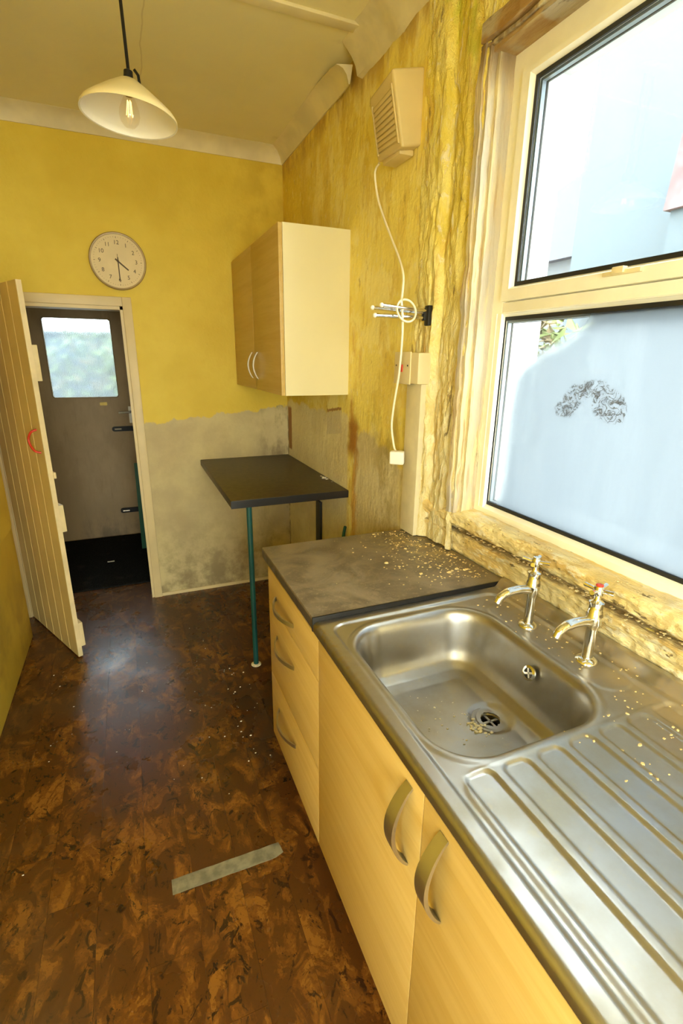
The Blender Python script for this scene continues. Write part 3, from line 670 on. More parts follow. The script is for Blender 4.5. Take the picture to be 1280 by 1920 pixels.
rh = obj('pull_handle', B().tube(spline([(LW-.055, .001, 1.235), (LW-.062, -.022, 1.225), (LW-.085, -.030, 1.195), (LW-.080, -.030, 1.165), (LW-.055, -.022, 1.135), (LW-.045, .001, 1.125)], 5), .0055), 'red', d1, smooth=True, xf=DM); part(rh, 'curved red pull handle')
tag(obj('wall_panel', B().prism(rrect(-1.75, -.345, .70, 1.9, .03), XL-.001, XL+.018, 'x'), 'left', bevel=.002), 'yellow painted panel with a rounded corner on the left wall', 'panel')

# ------------------------------------------------------------------ wall cabinet
def bow_handle(b, p0, p1, out, w=.011, rise=.028, n=14, thick=.006, taper=False):
    """arched strap handle: flat strap from p0 to p1 standing off along `out`"""
    p0, p1, out = Vector(p0), Vector(p1), Vector(out); ax = (p1-p0); side = ax.normalized().cross(out)
    v, f = [], []
    for i in range(n+1):
        t = i/n; s_ = math.sin(PI*t); c = p0+ax*t+out*(rise*s_**.8); ww_ = w*(.75+.25*s_) if taper else w; th = thick*(.6+.4*s_)
        tg = (ax.normalized() + out*(rise*PI*math.cos(PI*t)/ax.length)).normalized(); nn_ = tg.cross(side).normalized()
        for a, c2 in ((-1, -1), (1, -1), (1, 1), (-1, 1)): v.append(c + side*(a*ww_) + nn_*(c2*th*.5))
    for i in range(n):
        for k in range(4): f.append((i*4+k, i*4+(k+1) % 4, i*4+4+(k+1) % 4, i*4+4+k))
    f += [(3, 2, 1, 0), (n*4, n*4+1, n*4+2, n*4+3)]
    return b.add(v, f)
CZ0, CZ1, CY1, CX = 1.4067, 2.1267, -1.0336, -.317
wc = thing('wall_cabinet', 'light wood wall cabinet with cream side hanging above the small black worktop', 'cabinet', (CX/2, CY1/2, CZ0))
cb = B(); cb.box((CX, CY1, CZ0), (0, CY1+.016, CZ1)); cb.box((CX, -.018, CZ0), (0, -.002, CZ1)); cb.box((CX, CY1+.016, CZ0), (0, -.018, CZ0+.016)); cb.box((CX, CY1+.016, CZ1-.016), (0, -.018, CZ1)); cb.box((-.012, CY1+.016, CZ0+.016), (-.004, -.018, CZ1-.016))
part(obj('carcass', cb, 'cabwhite', wc), 'cream melamine carcass')
for ya_, yb_, hy in ((CY1+.001, CY1/2-.0015, -.585), (CY1/2+.0015, -.004, -.462)):
    dr = obj('door', B().box((CX-.019, ya_, CZ0+.001), (CX-.001, yb_, CZ1-.001)), 'woody', wc, bevel=.0015)
    part(obj('handle', bow_handle(B(), (CX-.019, hy, 1.465), (CX-.019, hy, 1.603), (-1, 0, 0), .006, .026, 14, .007), 'whiteh', dr, smooth=True), 'silver bow handle')

# ------------------------------------------------------------------ small worktop on a pole
tb = thing('worktop_table', 'small black worktop shelf on one teal pole in the far corner', 'worktop', (-.3, -.53, 0))
KZ, KX, KY = .9298, -.6024, -1.0578
obj('top', B().box((KX, KY, KZ-.038), (-.001, -.001, KZ)), 'desk', tb, bevel=.004)
obj('edging', B().box((KX-.0008, KY-.0016, KZ-.0385), (-.001, KY, KZ-.0015)), 'deskedge', tb)
lg = obj('leg', B().lathe([(.0135, .006), (.0135, KZ-.038)], 20, (-.512, -1.0255, 0)), 'teal', tb, smooth=True); part(lg, 'teal painted steel pole leg')
obj('foot_flange', B().lathe([(.026, 0), (.026, .004), (.016, .008)], 20, (-.512, -1.0255, 0)), 'flake2', tb, smooth=True)
tag(obj('wall_batten', B().box((-.016, -.605, .35), (-.001, -.675, .76)), 'dark', bevel=.002), 'dark upright strip on the wall under the small black worktop', 'batten')
tag(obj('shelf_bracket', B().box((-.03, -.70, KZ-.058), (-.001, -.77, KZ-.039)), 'plaster', bevel=.002), 'small plaster-smeared block under the small black worktop', 'bracket')
tag(obj('pipe_stub', B().tube(spline([(-.001, -1.03, .60), (-.015, -1.03, .66), (-.006, -1.035, .725)], 5), .008), 'teal', smooth=True), 'short teal pipe end poking from the wall behind the drawer unit', 'pipe')

# ------------------------------------------------------------------ base units
UX, UZ0, UZ1 = -.5815, .15, .868
def unit(name, label, y0, y1, mat='carcass'):
    t = thing(name, label, 'cabinet', (-.3, (y0+y1)/2, 0))
    b = B(); b.box((UX, y0, UZ0), (-.02, y0+.016, UZ1)); b.box((UX, y1-.016, UZ0), (-.02, y1, UZ1)); b.box((UX, y0+.016, UZ0), (-.02, y1-.016, UZ0+.016)); b.box((-.03, y0+.016, UZ0+.016), (-.02, y1-.016, UZ1)); b.box((UX, y0+.016, UZ1-.10), (UX+.016, y1-.016, UZ1-.016)) if name == 'sink_unit' else None
    obj('carcass', b, mat, t)
    obj('plinth', B().box((UX+.05, y0+.001, 0), (UX+.065, y1-.001, UZ0)), 'kick', t)
    for yy in (y0+.05, y1-.05):
        for xx in (UX+.11, -.08): obj('leg', B().lathe([(.020, 0), (.020, .006), (.014, .012), (.014, UZ0)], 12, (xx, yy, 0)), 'black', t)
    return t
G0, G1, G2 = -1.713, -2.2329, -2.7596
du = unit('drawer_unit', 'light wood three-drawer base unit under the dusty dark worktop', G1, G0)
for z0, z1, hz in ((.736, .866, .786), (.434, .733, .634), (.151, .431, .328)):
    d = obj('drawer', B().box((-.5995, G1+.0015, z0), (UX-.0005, G0-.0005, z1)), 'woody', du, bevel=.0015)
    part(obj('handle', bow_handle(B(), (-.5995, -1.812, hz), (-.5995, -2.012, hz), (-1, 0, 0), .007, .030, 18, .007), 'nickel', d, smooth=True), 'brushed metal bow handle')
su = unit('sink_unit', 'light wood two-door base unit under the stainless steel sink', -3.285, G1-.0005)
for ya_, yb_, hy in ((G2+.0015, G1-.0015, -2.713), (-3.284, G2-.0015, -2.823)):
    d = obj('door', B().box((-.5995, ya_, .151), (UX-.0005, yb_, .866)), 'woody', su, bevel=.0015)
    part(obj('handle', bow_handle(B(), (-.5995, hy, .845), (-.5995, hy, .662), (-1, 0, 0), .015, .038, 18, .008, True), 'nickel', d, smooth=True), 'brushed metal bow handle')
wt = thing('worktop', 'dusty dark grey worktop slab over the drawer unit, strewn with plaster crumbs', 'worktop', (-.3, -1.9, .872))
wb2 = B(); wb2.prism([(-.6006, -2.190), (.052, -2.190), (.040, -1.75), (-.003, -1.645), (-.003, -1.6356), (-.6006, -1.6356)], .872, .910, 'z')
obj('slab', wb2, 'worktop', wt, bevel=.004)
part(obj('end_strip', B().box((-.602, -2.1955, .869), (.045, -2.190, .9105)), 'black', wt, bevel=.001), 'black metal end strip')

# ------------------------------------------------------------------ sink
SZ = .897
def srect(x, y, x0, x1, y0, y1, r):
    cx, cy = (x0+x1)/2, (y0+y1)/2; qx = np.abs(x-cx)-(x1-x0)/2+r; qy = np.abs(y-cy)-(y1-y0)/2+r
    return np.minimum(np.maximum(qx, qy), 0)+np.hypot(np.maximum(qx, 0), np.maximum(qy, 0))-r
def sm(t, a, b):
    t = np.clip((t-a)/(b-a), 0, 1); return t*t*(3-2*t)
tt = np.linspace(-.03, .25, 1121); hh = np.interp(tt, [-.03, 0, .006, .014, .034, .046, .066, .10, .25], [0, 0, .003, .018, .112, .136, .152, .158, .163])
kk = np.exp(-np.linspace(-2, 2, 41)**2); kk /= kk.sum(); hh = np.convolve(np.pad(hh, 20, 'edge'), kk, 'valid')
DRX, DRY = -.252, -2.522
def sink_h(x, y):
    z = np.full(x.shape, 0.0)
    dk = srect(x, y, -.566, -.012, -3.30, -2.222, .045)                  # recessed deck
    z -= .0055*sm(-dk, -.002, .010)
    dw = srect(x, y, -.545, -.128, -2.758, -2.258, .112)                 # bowl
    z += .0022*sm(-dw, -.022, -.008)*(1-sm(-dw, -.006, .004))
    z -= np.interp(-dw, tt, hh)
    dr_ = np.hypot(x-DRX, y-DRY); z -= .004*(1-sm(dr_, .036, .060))
    pad = np.full(x.shape, 9.0)
    for k in range(7):
        a = -.533+.078*k; pad = np.minimum(pad, srect(x, y, a, a+.056, -3.4, -2.778+.004*(k in (0, 6)), .016))
    region = srect(x, y, -.547, -.010, -3.5, -2.766, .05)
    z += .0012*sm(-region, -.004, .004)
    z -= .0042*sm(-pad, -.0045, .0045)
    tap = srect(x, y, -.112, -.005, -2.71, -2.28, .05); z += .0018*sm(-tap, -.004, .006)*(dw > .004)
    z += .024*sm(x, .004, .030)                                           # rear upstand
    fr = np.clip((-.588-x)/.0126, 0, 1); z -= .0125*(1-np.sqrt(np.clip(1-fr*fr, 0, 1)))
    return z
sx = np.unique(np.concatenate([np.linspace(-.6006, -.585, 14), np.arange(-.585, .046, .003)])); sy = np.arange(-2.1965, -3.262, -.003)
Xg, Yg = np.meshgrid(sx, sy, indexing='ij'); Zg = SZ+sink_h(Xg, Yg)
nx, ny = Xg.shape; b = B(); b.v = list(map(tuple, np.stack([Xg, Yg, Zg], -1).reshape(-1, 3)))
hx = np.hypot(Xg-DRX, Yg-DRY) < .026
for i in range(nx-1):
    for j in range(ny-1):
        if hx[i, j] and hx[i+1, j] and hx[i, j+1] and hx[i+1, j+1]: continue
        b.f.append((i*ny+j, i*ny+j+1, (i+1)*ny+j+1, (i+1)*ny+j))
o0 = len(b.v); b.v += [(-.6006, float(y), SZ-.027) for y in sy]
for j in range(ny-1): b.f.append((j, o0+j, o0+j+1, j+1))
o1 = len(b.v); b.v += [(float(x), float(sy[0]), SZ-.027) for x in sx]
for i in range(nx-1): b.f.append((i*ny, (i+1)*ny, o1+i+1, o1+i))
sk = thing('kitchen_sink', 'stained stainless steel sink with one bowl and ribbed drainer', 'sink', (-.3, -2.72, SZ))
sb = obj('sink_top', b, 'steel', sk, smooth=True)
zd = float(SZ+sink_h(np.array([[DRX-.05]]), np.array([[DRY]]))[0, 0]) - .002
dn = obj('drain_flange', B().lathe([(.048, zd-.006), (.048, zd+.0005), (.043, zd+.002), (.030, zd-.0005), (.024, zd-.006), (.024, zd-.02)], 36, (DRX, DRY, 0), caps=False), 'steel', sk, smooth=True)
obj('drain_well', B().lathe([(.0245, zd-.004), (.0245, zd-.030), (.001, zd-.030)], 28, (DRX, DRY, 0), caps=False), 'drain', dn)
obj('drain_cross', B().box((DRX-.024, DRY-.003, zd-.009), (DRX+.024, DRY+.003, zd-.005)).box((DRX-.003, DRY-.024, zd-.009), (DRX+.003, DRY+.024, zd-.005)), 'nickel', dn)
# overflow in the rear wall of the bowl
OV = Vector((-.158, -2.535, SZ-.052)); ov = obj('overflow', B().lathe([(.019, 0), (.019, .004), (.013, .0055), (.012, .001)], 28, caps=False), 'chrome', sk, smooth=True, xf=Matrix.Translation(OV) @ Matrix.Rotation(-1.28, 4, 'Y'))
obj('overflow_hole', B().lathe([(.0125, .0015), (.0005, .0016)], 20, caps=False), 'drain', ov, xf=Matrix.Translation(OV) @ Matrix.Rotation(-1.28, 4, 'Y'))
obj('overflow_bar', B().box((-.012, -.0025, .002), (.012, .0025, .0045)).box((-.0025, -.012, .002), (.0025, .012, .0045)), 'chrome', ov, xf=Matrix.Translation(OV) @ Matrix.Rotation(-1.28, 4, 'Y') @ Matrix.Rotation(.5, 4, 'Z'))

# ------------------------------------------------------------------ taps
def tap(bx, by, label, hot, spin, dirv):
    zb = SZ-.004; t = thing('tap', label, 'tap', (bx, by, zb), 'pillar taps on the sink')
    O = (bx, by, zb)
    obj('base_flange', B().lathe([(.027, 0), (.027, .003), (.022, .008), (.015, .011)], 28, O), 'chrome', t, smooth=True)
    obj('body', B().lathe([(.0125, .009), (.0125, .085), (.0135, .092), (.0175, .102), (.0185, .115), (.0185, .124), (.0165, .128), (.0165, .132), (.0150, .134), (.0150, .152), (.0165, .153), (.0165, .156), (.009, .160), (.0075, .164), (.0075, .176)], 28, O), 'chrome', t, smooth=True)
    d = Vector(dirv).normalized(); base = Vector(O)
    pts = spline([base+d*.010+Vector((0, 0, .108)), base+d*.045+Vector((0, 0, .114)), base+d*.080+Vector((0, 0, .112)), base+d*.102+Vector((0, 0, .103)), base+d*.112+Vector((0, 0, .088))], 6)
    obj('spout', B().tube(pts, [.0125]*4+[.0115]*10+[.0105]*(len(pts)-14), 16), 'chrome', t, smooth=True)
    h = B(); h.lathe([(.010, .174), (.011, .178), (.011, .192), (.008, .197)], 20, O)
    for k in range(4):
        a = spin+k*PI/2; e = Vector((math.cos(a), math.sin(a), 0)); p = base+Vector((0, 0, .186)); h.tube([p+e*.008, p+e*.026+Vector((0, 0, .002)), p+e*.034+Vector((0, 0, .003))], [.0045, .0048, .0055], 10)
    hh_ = obj('cross_handle', h, 'chrome', t, smooth=True)
    ind = obj('indicator', B().lathe([(.0085, .196), (.0085, .199), (.006, .2005)], 18, O), 'red' if hot else 'chrome', hh_, smooth=True)
    if hot: part(ind, 'red hot-water disc')
    return t
tap(-.063, -2.416, 'chrome pillar tap with plain cross handle, nearer the dark worktop', False, .55, (-1, .02, 0))
tap(-.049, -2.597, 'chrome pillar tap with red disc on its cross handle', True, .25, (-1, .0, 0))

# ------------------------------------------------------------------ pendant lamp
LT = Vector((-.897, -1.490, 2.362)); pl = thing('pendant_lamp', 'cream cone pendant lamp with filament bulb on a dark cord', 'lamp', LT)
top = Vector((-.905, -1.50, ZC))
obj('cord', B().tube([top, LT+Vector((0, 0, -.01))], .0045, 8), 'black', pl, smooth=True)
obj('ceiling_rose', B().lathe([(.035, -.001), (.045, -.006), (.04, -.022), (.012, -.030)], 24, tuple(top)), 'switch', pl, smooth=True)
TL = Matrix.Translation(LT) @ Matrix.Rotation(math.radians(4), 4, 'Y') @ Matrix.Rotation(math.radians(-1), 4, 'X')
obj('lamp_holder', B().lathe([(.005, -.006), (.012, -.010), (.013, -.028), (.017, -.030), (.017, -.046)], 20), 'black', pl, smooth=True, xf=TL)
obj('knob', B().tube([(.016, -.004, -.004), (.026, -.006, -.016), (.030, -.006, -.040)], .004, 8), 'black', pl, smooth=True, xf=TL)
outp = [(.018, -.032), (.028, -.035), (.062, -.058), (.098, -.085), (.124, -.106), (.132, -.117), (.133, -.125)]
sh_ = obj('shade', B().lathe(outp, 48, caps=False), 'shade', pl, smooth=True, xf=TL); 
inn = [(.133, -.125), (.128, -.124), (.127, -.117), (.119, -.108), (.094, -.089), (.058, -.062), (.020, -.040), (.012, -.039)]
part(obj('shade_lining', B().lathe(inn, 48, caps=False), 'shadein', sh_, smooth=True, xf=TL), 'white inner face')
bu = obj('bulb', B().lathe([(.012, -.062), (.014, -.072), (.020, -.086), (.027, -.104), (.0285, -.118), (.025, -.134), (.015, -.146), (.002, -.150)], 24, caps=False), 'bulb', pl, smooth=True, xf=TL)
obj('bulb_cap', B().lathe([(.0125, -.040), (.0135, -.046), (.0135, -.066), (.011, -.070)], 18), 'brass', bu, smooth=True, xf=TL)
for k in range(4):
    a = k*PI/2+.4; obj('filament', B().tube([(.005*math.cos(a), .005*math.sin(a), -.082), (.009*math.cos(a), .009*math.sin(a), -.120)], .0014, 6), 'filament', bu, xf=TL)

# ------------------------------------------------------------------ clock
ck = thing('wall_clock', 'round cream-faced wall clock above the back doorway', 'clock', (-.968, 0, 2.078))
CC = Matrix.Translation((-.968, -.001, 2.078)) @ Matrix.Rotation(PI/2, 4, 'X')          # local z -> -y
obj('case', B().lathe([(.142, 0), (.147, .006), (.147, .024), (.143, .029), (.137, .028), (.136, .021), (.001, .021)], 56, caps=False), 'clockrim', ck, smooth=True, xf=CC)
fc = obj('face', B().lathe([(.1365, .0215), (.0005, .0218)], 56, caps=False), 'clockface', ck, xf=CC)
def text_mesh(s, size, mx, name, mat, parent):
    c = bpy.data.curves.new('t', 'FONT'); c.body = s; c.size = size; c.align_x = 'CENTER'; c.align_y = 'CENTER'; c.extrude = .0004
    to = bpy.data.objects.new('t', c); COL.objects.link(to); dg = bpy.context.evaluated_depsgraph_get()
    me = bpy.data.meshes.new_from_object(to.evaluated_get(dg)); bpy.data.objects.remove(to)
    bb = B(); bb.v = [tuple(v.co) for v in me.vertices]; bb.f = [tuple(p.vertices) for p in me.polygons]; bpy.data.meshes.remove(me)
    return obj(name, bb, mat, parent, xf=mx)
for h in range(1, 13):
    a = PI/2-h*PI/6; text_mesh(str(h), .029, CC @ Matrix.Translation((.094*math.cos(a), .094*math.sin(a), .0225)), 'numeral', 'ink', fc)
tk = B()
for k in range(60):
    a = k*PI/30; c, s_ = math.cos(a), math.sin(a); r0, r1, w = (.116, .124, .0012) if k % 5 == 0 else (.120, .124, .0006)
    tk.add([(r0*c-w*s_, r0*s_+w*c, .0224), (r0*c+w*s_, r0*s_-w*c, .0224), (r1*c+w*s_, r1*s_-w*c, .0224), (r1*c-w*s_, r1*s_+w*c, .0224)], [(0, 1, 2, 3)])
obj('minute_marks', tk, 'ink', fc, xf=CC)
def hand(name, hours, r, tail, w, z):
    a = PI/2-hours*PI/6; R_ = CC @ Matrix.Translation((0, 0, z)) @ Matrix.Rotation(a, 4, 'Z')
    obj(name, B().prism([(-tail, -w*.6), (r, -w*.5), (r, w*.5), (-tail, w*.6)], 0, .0008, 'z'), 'ink', ck, xf=R_)
hand('hour_hand', 4.35, .066, .018, .007, .0235); hand('minute_hand', 6.0, .098, .020, .005, .0248); hand('second_hand', 5.95, .108, .036, .002, .0260)
obj('hub', B().lathe([(.006, .022), (.006, .028), (.003, .029)], 16), 'ink', ck, xf=CC)

# ------------------------------------------------------------------ extractor fan with hanging lead
fn = thing('extractor_fan', 'yellowed plastic box fan high on the wall beside the window', 'fan', (0, -1.515, 2.36))
ya_, yb_ = -1.425, -1.610
Q = [(.004, ya_+.010, 2.265), (.004, yb_-.002, 2.265), (.004, yb_-.002, 2.484), (.004, ya_+.010, 2.484)]
Fc = [(-.068, ya_, 2.262), (-.072, yb_-.004, 2.248), (-.112, yb_+.008, 2.462), (-.108, ya_-.004, 2.446)]
obj('housing', B().hexa(Q+Fc), 'fan', fn, bevel=.010, seg=3)
def fpt(u, v, off):
    a, b_, c, d = map(Vector, Fc); p = (a*(1-u)+b_*u)*(1-v)+(d*(1-u)+c*u)*v; nn_ = (b_-a).cross(d-a).normalized()
    if nn_.x > 0: nn_ = -nn_
    return p+nn_*off
def fplate(u0, u1, v0, v1, o0_, o1_): return B().hexa([fpt(u0, v0, o0_), fpt(u1, v0, o0_), fpt(u1, v1, o0_), fpt(u0, v1, o0_), fpt(u0, v0, o1_), fpt(u1, v0, o1_), fpt(u1, v1, o1_), fpt(u0, v1, o1_)])
obj('grille_backing', fplate(.10, .90, .10, .80, -.004, .0012), 'fandark', fn)
for k in range(9):
    v0 = .115+.076*k; obj('slat', fplate(.12, .88, v0, v0+.052, .0005, .0042), 'fan', fn, bevel=.0010)
for u0 in (.07, .90): obj('grille_rim', fplate(u0, u0+.03, .07, .84, -.002, .005), 'fan', fn)
obj('bottom_cover', B().box((-.060, -1.45, 2.243), (-.004, -1.575, 2.262)), 'fan', fn, bevel=.006)
cp = [(-.048, -1.40, 2.268), (-.046, -1.362, 2.248), (-.035, -1.369, 2.167), (-.04, -1.439, 2.079), (-.05, -1.528, 1.991), (-.07, -1.631, 1.903), (-.085, -1.686, 1.844), (-.1, -1.708, 1.775)]
R0 = Vector((-.098, -1.73, 1.734))
lead = spline(cp, 6)[:-1]
loop = [R0+Vector((.036*math.sin(a)*1.0, .012*math.cos(a)-.01, .036*math.cos(a))) for a in np.linspace(-.3, 2*PI-.4, 26)]
down = spline([(-.112, -1.728, 1.765), (-.108, -1.735, 1.70), (-.1, -1.722, 1.636), (-.09, -1.694, 1.528), (-.08, -1.647, 1.411), (-.075, -1.628, 1.329), (-.07, -1.642, 1.259), (-.07, -1.658, 1.240)], 6)
ca = obj('power_lead', B().tube(lead+[Vector((-.104, -1.712, 1.772))]+down, .0042, 8), 'cable', fn, smooth=True)
obj('lead_loop', B().tube(loop, .0038, 8), 'cable', ca, smooth=True)
PM = Matrix.Translation((-.07, -1.672, 1.219)) @ Matrix.Rotation(math.radians(-38), 4, 'Z') @ Matrix.Rotation(math.radians(4), 4, 'X')
pg = obj('plug', B().box((-.028, -.018, -.027), (.028, .012, .024)), 'plug', fn, bevel=.008, seg=3, xf=PM)
obj('plug_pin', B().box((-.003, .012, .008), (.003, .030, .014)).box((-.016, .012, -.014), (-.010, .028, -.009)).box((.010, .012, -.014), (.016, .028, -.009)), 'brass', pg, xf=PM)

# ------------------------------------------------------------------ towel rail, switch, trunking
tr = thing('towel_rail', 'three-armed chrome towel rail on a dark bracket beside the window', 'rail', (0, -1.72, 1.722))
obj('bracket', B().box((-.010, -1.712, 1.690), (.012, -1.738, 1.756)).box((-.024, -1.716, 1.706), (-.010, -1.736, 1.746)), 'dark', tr, bevel=.004)
for p, q in (((-.018, -1.724, 1.716), (-.204, -1.716, 1.717)), ((-.018, -1.722, 1.732), (-.206, -1.700, 1.742)), ((-.018, -1.730, 1.738), (-.190, -1.735, 1.748))):
    rd = obj('rod', B().tube([p, q], .0065, 14), 'chrome', tr, smooth=True)
    qv = Vector(q); obj('end_cap', B().ball(q, .0078, 12), 'plug', rd, smooth=True)
sw = thing('fused_switch', 'old cream fused switch box with a red rocker beside the window', 'switch', (0, -1.66, 1.545))
obj('box', B().box((-.046, -1.586, 1.492), (.006, -1.750, 1.600)), 'switch', sw, bevel=.006)
pt = obj('plate', B().box((-.050, -1.583, 1.489), (-.044, -1.700, 1.603)), 'switch', sw, bevel=.002)
part(obj('rocker', B().box((-.054, -1.632, 1.532), (-.049, -1.648, 1.558)), 'red', pt, bevel=.0015), 'small red rocker')
for yy in (-1.60, -1.684): obj('screw', B().lathe([(.003, 0), (.003, -.0015)], 10, (-.0502, yy, 1.555), 'x'), 'dark', pt)
tag(obj('trunking', B().box((-.020, -1.632, .912), (.004, -1.735, 1.492)), 'plaster', bevel=.004), 'peeling pale cable trunking below the fused switch', 'trunking')

# ------------------------------------------------------------------ tape on the floor
tp = B(); nT = 16; A_, B_ = Vector((-1.030, -2.083, .0006)), Vector((-.684, -2.087, .0006))
top_, bot_ = [], []
for i in range(nT+1):
    t = i/nT; c = A_.lerp(B_, t); top_.append((c.x, c.y+.025+.0015*fbm(t*9, 1, 2), .0006+.0016*abs(fbm(t*6, 3, 4)))); bot_.append((c.x+(.006 if i == nT else 0), c.y-.025+.0015*fbm(t*9, 5, 2)+(.010 if i == nT else 0), .0006+.0012*abs(fbm(t*6, 8, 4))))
mid = [((a[0]+b_[0])/2, a[1]*.62+b_[1]*.38, .0012) for a, b_ in zip(top_, bot_)]
tp.v = top_+mid+bot_+[(p[0], p[1], .0001) for p in top_+bot_]
n1 = nT+1
for i in range(nT): tp.f += [(i, i+1, n1+i+1, n1+i), (n1+i, n1+i+1, 2*n1+i+1, 2*n1+i), (i+1, i, 3*n1+i, 3*n1+i+1), (2*n1+i, 2*n1+i+1, 4*n1+i+1, 4*n1+i)]
tp.f += [(0, n1, 2*n1, 4*n1, 3*n1), (nT, 3*n1+nT, 4*n1+nT, 2*n1+nT, n1+nT)]
tag(obj('tape_strip', tp, 'tape'), 'strip of grey cloth tape stuck across the cork floor', 'tape')

# ------------------------------------------------------------------ flakes and crumbs
def flakes(name, n, fn_, mat, label, smin, smax, parent=None):
    b = B()
    for _ in range(n):
        x, y, z, sc = fn_(); s_ = random.uniform(smin, smax)*sc; k = random.randint(4, 6); a0 = random.random()*6; el = random.uniform(.5, 1)
        th = s_*random.uniform(.15, .5); tilt = random.uniform(-.3, .3)
        pts = [(s_*math.cos(a0+2*PI*i/k)*random.uniform(.7, 1.2), s_*el*math.sin(a0+2*PI*i/k)*random.uniform(.7, 1.2)) for i in range(k)]
        b.add([(x+p, y+q, z) for p, q in pts]+[(x+p*.8, y+q*.8, z+th+p*tilt*.5) for p, q in pts], [tuple(reversed(range(k))), tuple(range(k, 2*k))]+[(i, (i+1) % k, k+(i+1) % k, k+i) for i in range(k)])
    o = obj(name, b, mat, parent); o['kind'] = 'stuff'; o['label'] = label; o['category'] = 'debris'; return o
def wt_pos():
    while True:
        x = .03-abs(random.gauss(0, .13)); y = random.uniform(-2.15, -1.65)
        if x > -.55 and x < -.005+.10*(-1.66-y): return x, y, .9098, 1 if random.random() > .12 else 2.0
flakes('plaster_crumbs', 420, wt_pos, 'flake', 'scatter of yellow plaster crumbs on the dusty dark worktop', .0012, .0042)
def sink_pos(f):
    def g():
        x, y, s_ = f(); z = float(SZ+sink_h(np.array([[x]]), np.array([[y]]))[0, 0]); return x, y, z, s_
    return g
flakes('paint_chips', 70, sink_pos(lambda: (random.uniform(-.42, -.27), random.uniform(-2.60, -2.36), .8) if random.random() < .55 else (-.300+random.gauss(0, .012), -2.535+random.gauss(0, .018), 1.5)), 'flake2', 'pale paint chips lying in the sink bowl around the drain', .0015, .0045)
flakes('drainer_crumbs', 150, sink_pos(lambda: (random.uniform(-.12, .02), random.uniform(-3.0, -2.25), 1) if random.random() < .7 else (random.uniform(-.30, -.03), random.uniform(-3.05, -2.75), 1.2)), 'flake', 'brown and yellow crumbs along the back ledge of the sink', .0012, .0042)
flakes('sill_rubble', 340, lambda: (.060+random.gauss(0, .006), random.uniform(-3.1, -1.86), .990+random.uniform(0, .006), 1.4) if random.random() < .75 else (random.uniform(.05, .09), random.uniform(-3.1, -1.95), 1.066, 1.0), 'flake', 'crumbs of rotten wood and plaster on the window sill ledge', .0015, .005)
flakes('floor_crumbs', 60, lambda: (random.uniform(-1.5, -.62), random.uniform(-1.9, -.5), 0.0, 1.0) if random.random() < .6 else (random.uniform(-.70, -.56), random.uniform(-1.70, -1.0), 0.0, 1.4), 'flake2', 'small pale crumbs on the cork floor near the drawer unit', .0015, .004)
def desk_pos(): return -.012-abs(random.gauss(0, .012)), -.765+random.gauss(0, .03), KZ-.0002, 1.0
flakes('corner_crumbs', 24, desk_pos, 'flake2', 'few pale crumbs at the wall edge of the small black worktop', .003, .007)

# ------------------------------------------------------------------ outside
struct(obj('ground_outside', B().box((.316, -14, -.2), (40, 30, -.05)), 'paving'))
struct(obj('ground_garden', B().box((-8, 1.6, -.2), (.31, 30, -.05)), 'paving')); struct(obj('ground_side', B().box((-12, -16, -.2), (.31, 1.6, -.07)), 'paving'))
nh = thing('neighbour_extension', 'pale rendered wall of the house next door seen through the window', 'building', (3.6, -1.0, 0))
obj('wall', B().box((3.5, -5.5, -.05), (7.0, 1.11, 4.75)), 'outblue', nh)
fh = thing('distant_house', 'distant house with a slate roof behind the neighbouring wall', 'building', (13, 9, 0))
obj('wall', B().box((11.5, 6.0, -.05), (18, 16, 4.6)), 'fence', fh)
obj('roof', B().add([(11.2, 16.4, 4.45), (11.2, 5.6, 4.45), (14.5, 5.6, 9.6), (14.5, 16.4, 5.75), (17.8, 5.6, 4.45), (17.8, 16.4, 4.45)], [(0, 1, 2, 3), (1, 4, 2), (2, 4, 5, 3), (0, 3, 5), (0, 5, 4, 1)]), 'roofb', fh)
cpy = thing('brick_outbuilding', 'red brick lean-to wall at the right edge of the upper window pane', 'building', (3.3, -.6, 0))
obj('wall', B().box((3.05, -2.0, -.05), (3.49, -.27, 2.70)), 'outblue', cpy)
obj('gable', B().add([(3.0, -2.05, 2.70), (3.0, -.24, 2.70), (3.0, -.29, 3.25), (3.0, -2.05, 3.6), (3.49, -2.05, 2.70), (3.49, -.24, 2.70), (3.49, -.29, 3.25), (3.49, -2.05, 3.6)], [(0, 1, 2, 3), (7, 6, 5, 4), (0, 4, 5, 1), (1, 5, 6, 2), (2, 6, 7, 3), (3, 7, 4, 0)]), 'brick', cpy)
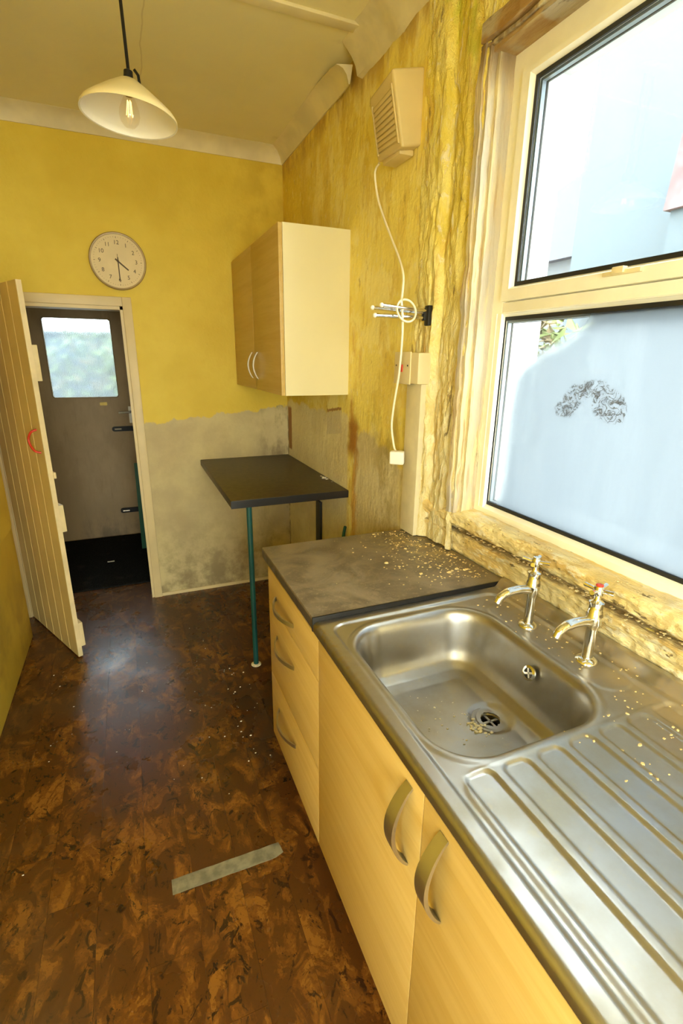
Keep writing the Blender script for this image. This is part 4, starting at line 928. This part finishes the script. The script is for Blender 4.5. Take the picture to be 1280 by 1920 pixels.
def shrub(name, label, c, rx, ry, rz, n, mat, mat2, h0, leaf=.09):
    t = thing(name, label, 'shrub', (c[0], c[1], -.05))
    sb_ = B()
    for k in range(6):
        a = random.random()*6; sb_.tube([(c[0], c[1], -.05), (c[0]+.3*rx*math.cos(a), c[1]+.3*ry*math.sin(a), h0), (c[0]+.8*rx*math.cos(a), c[1]+.8*ry*math.sin(a), c[2]+.5*rz*random.random())], [.02, .014, .006], 6)
    obj('stems', sb_, 'stem', t)
    for mm_, q in ((mat, .7), (mat2, .3)):
        b = B()
        for _ in range(int(n*q)):
            v = Vector((random.gauss(0, 1), random.gauss(0, 1), random.gauss(0, 1))).normalized()*random.random()**.4
            p = Vector((c[0]+v.x*rx, c[1]+v.y*ry, c[2]+v.z*rz)); d = Vector((random.gauss(0, 1), random.gauss(0, 1), random.gauss(0, .6)-.4)).normalized(); s_ = d.cross(Vector((0, 0, 1))).normalized(); L_ = leaf*random.uniform(.7, 1.4)
            nn_ = d.cross(s_)*.15*L_
            b.add([p, p+d*L_*.5+s_*L_*.22+nn_, p+d*L_, p+d*L_*.5-s_*L_*.22+nn_, p+d*L_*.5], [(0, 1, 4), (1, 2, 4), (2, 3, 4), (3, 0, 4)])
        o = obj('leaves', b, mm_, t); o['kind'] = 'stuff'
    return t
shrub('garden_shrub', 'yellow-green shrub close outside the lower window pane', (2.2, .35, 1.45), .55, .75, .75, 900, 'leaf', 'leaf2', .7, .16)
shrub('garden_bush', 'leafy bush blurred behind the back door glass', (-.75, 4.2, 1.55), .9, .7, .75, 700, 'leaf', 'leaf2', .7, .22)
bdrop = thing('garden_backdrop', 'pale low backdrop block added beyond the garden fence to dim the back door glass', 'building', (-2, 6.4, 0))  # backdrop added to cut the bright sky behind the reeded pane
obj('wall', B().box((-5, 6.2, -.05), (1.5, 8.5, 1.95)), 'outblue', bdrop); obj('roof', B().prism([(-5.1, 1.95), (1.6, 1.95), (1.6, 2.02), (-5.1, 2.02)], 6.1, 8.6, 'y'), 'roofb', bdrop)
gf = thing('garden_fence', 'grey board fence beyond the back door', 'fence', (-2, 5.2, 0))
for k in range(22): obj('fence_board', B().box((-4.5+k*.22, 5.2, -.05), (-4.5+k*.22+.21, 5.22, 1.52)), 'fence', gf)
obj('fence_post', B().box((-1.17, 5.1, -.05), (-1.05, 5.2, 1.62)), 'spacer', gf); obj('fence_rail', B().box((-4.5, 5.22, .9), (.3, 5.26, 1.0)), 'fence', gf)
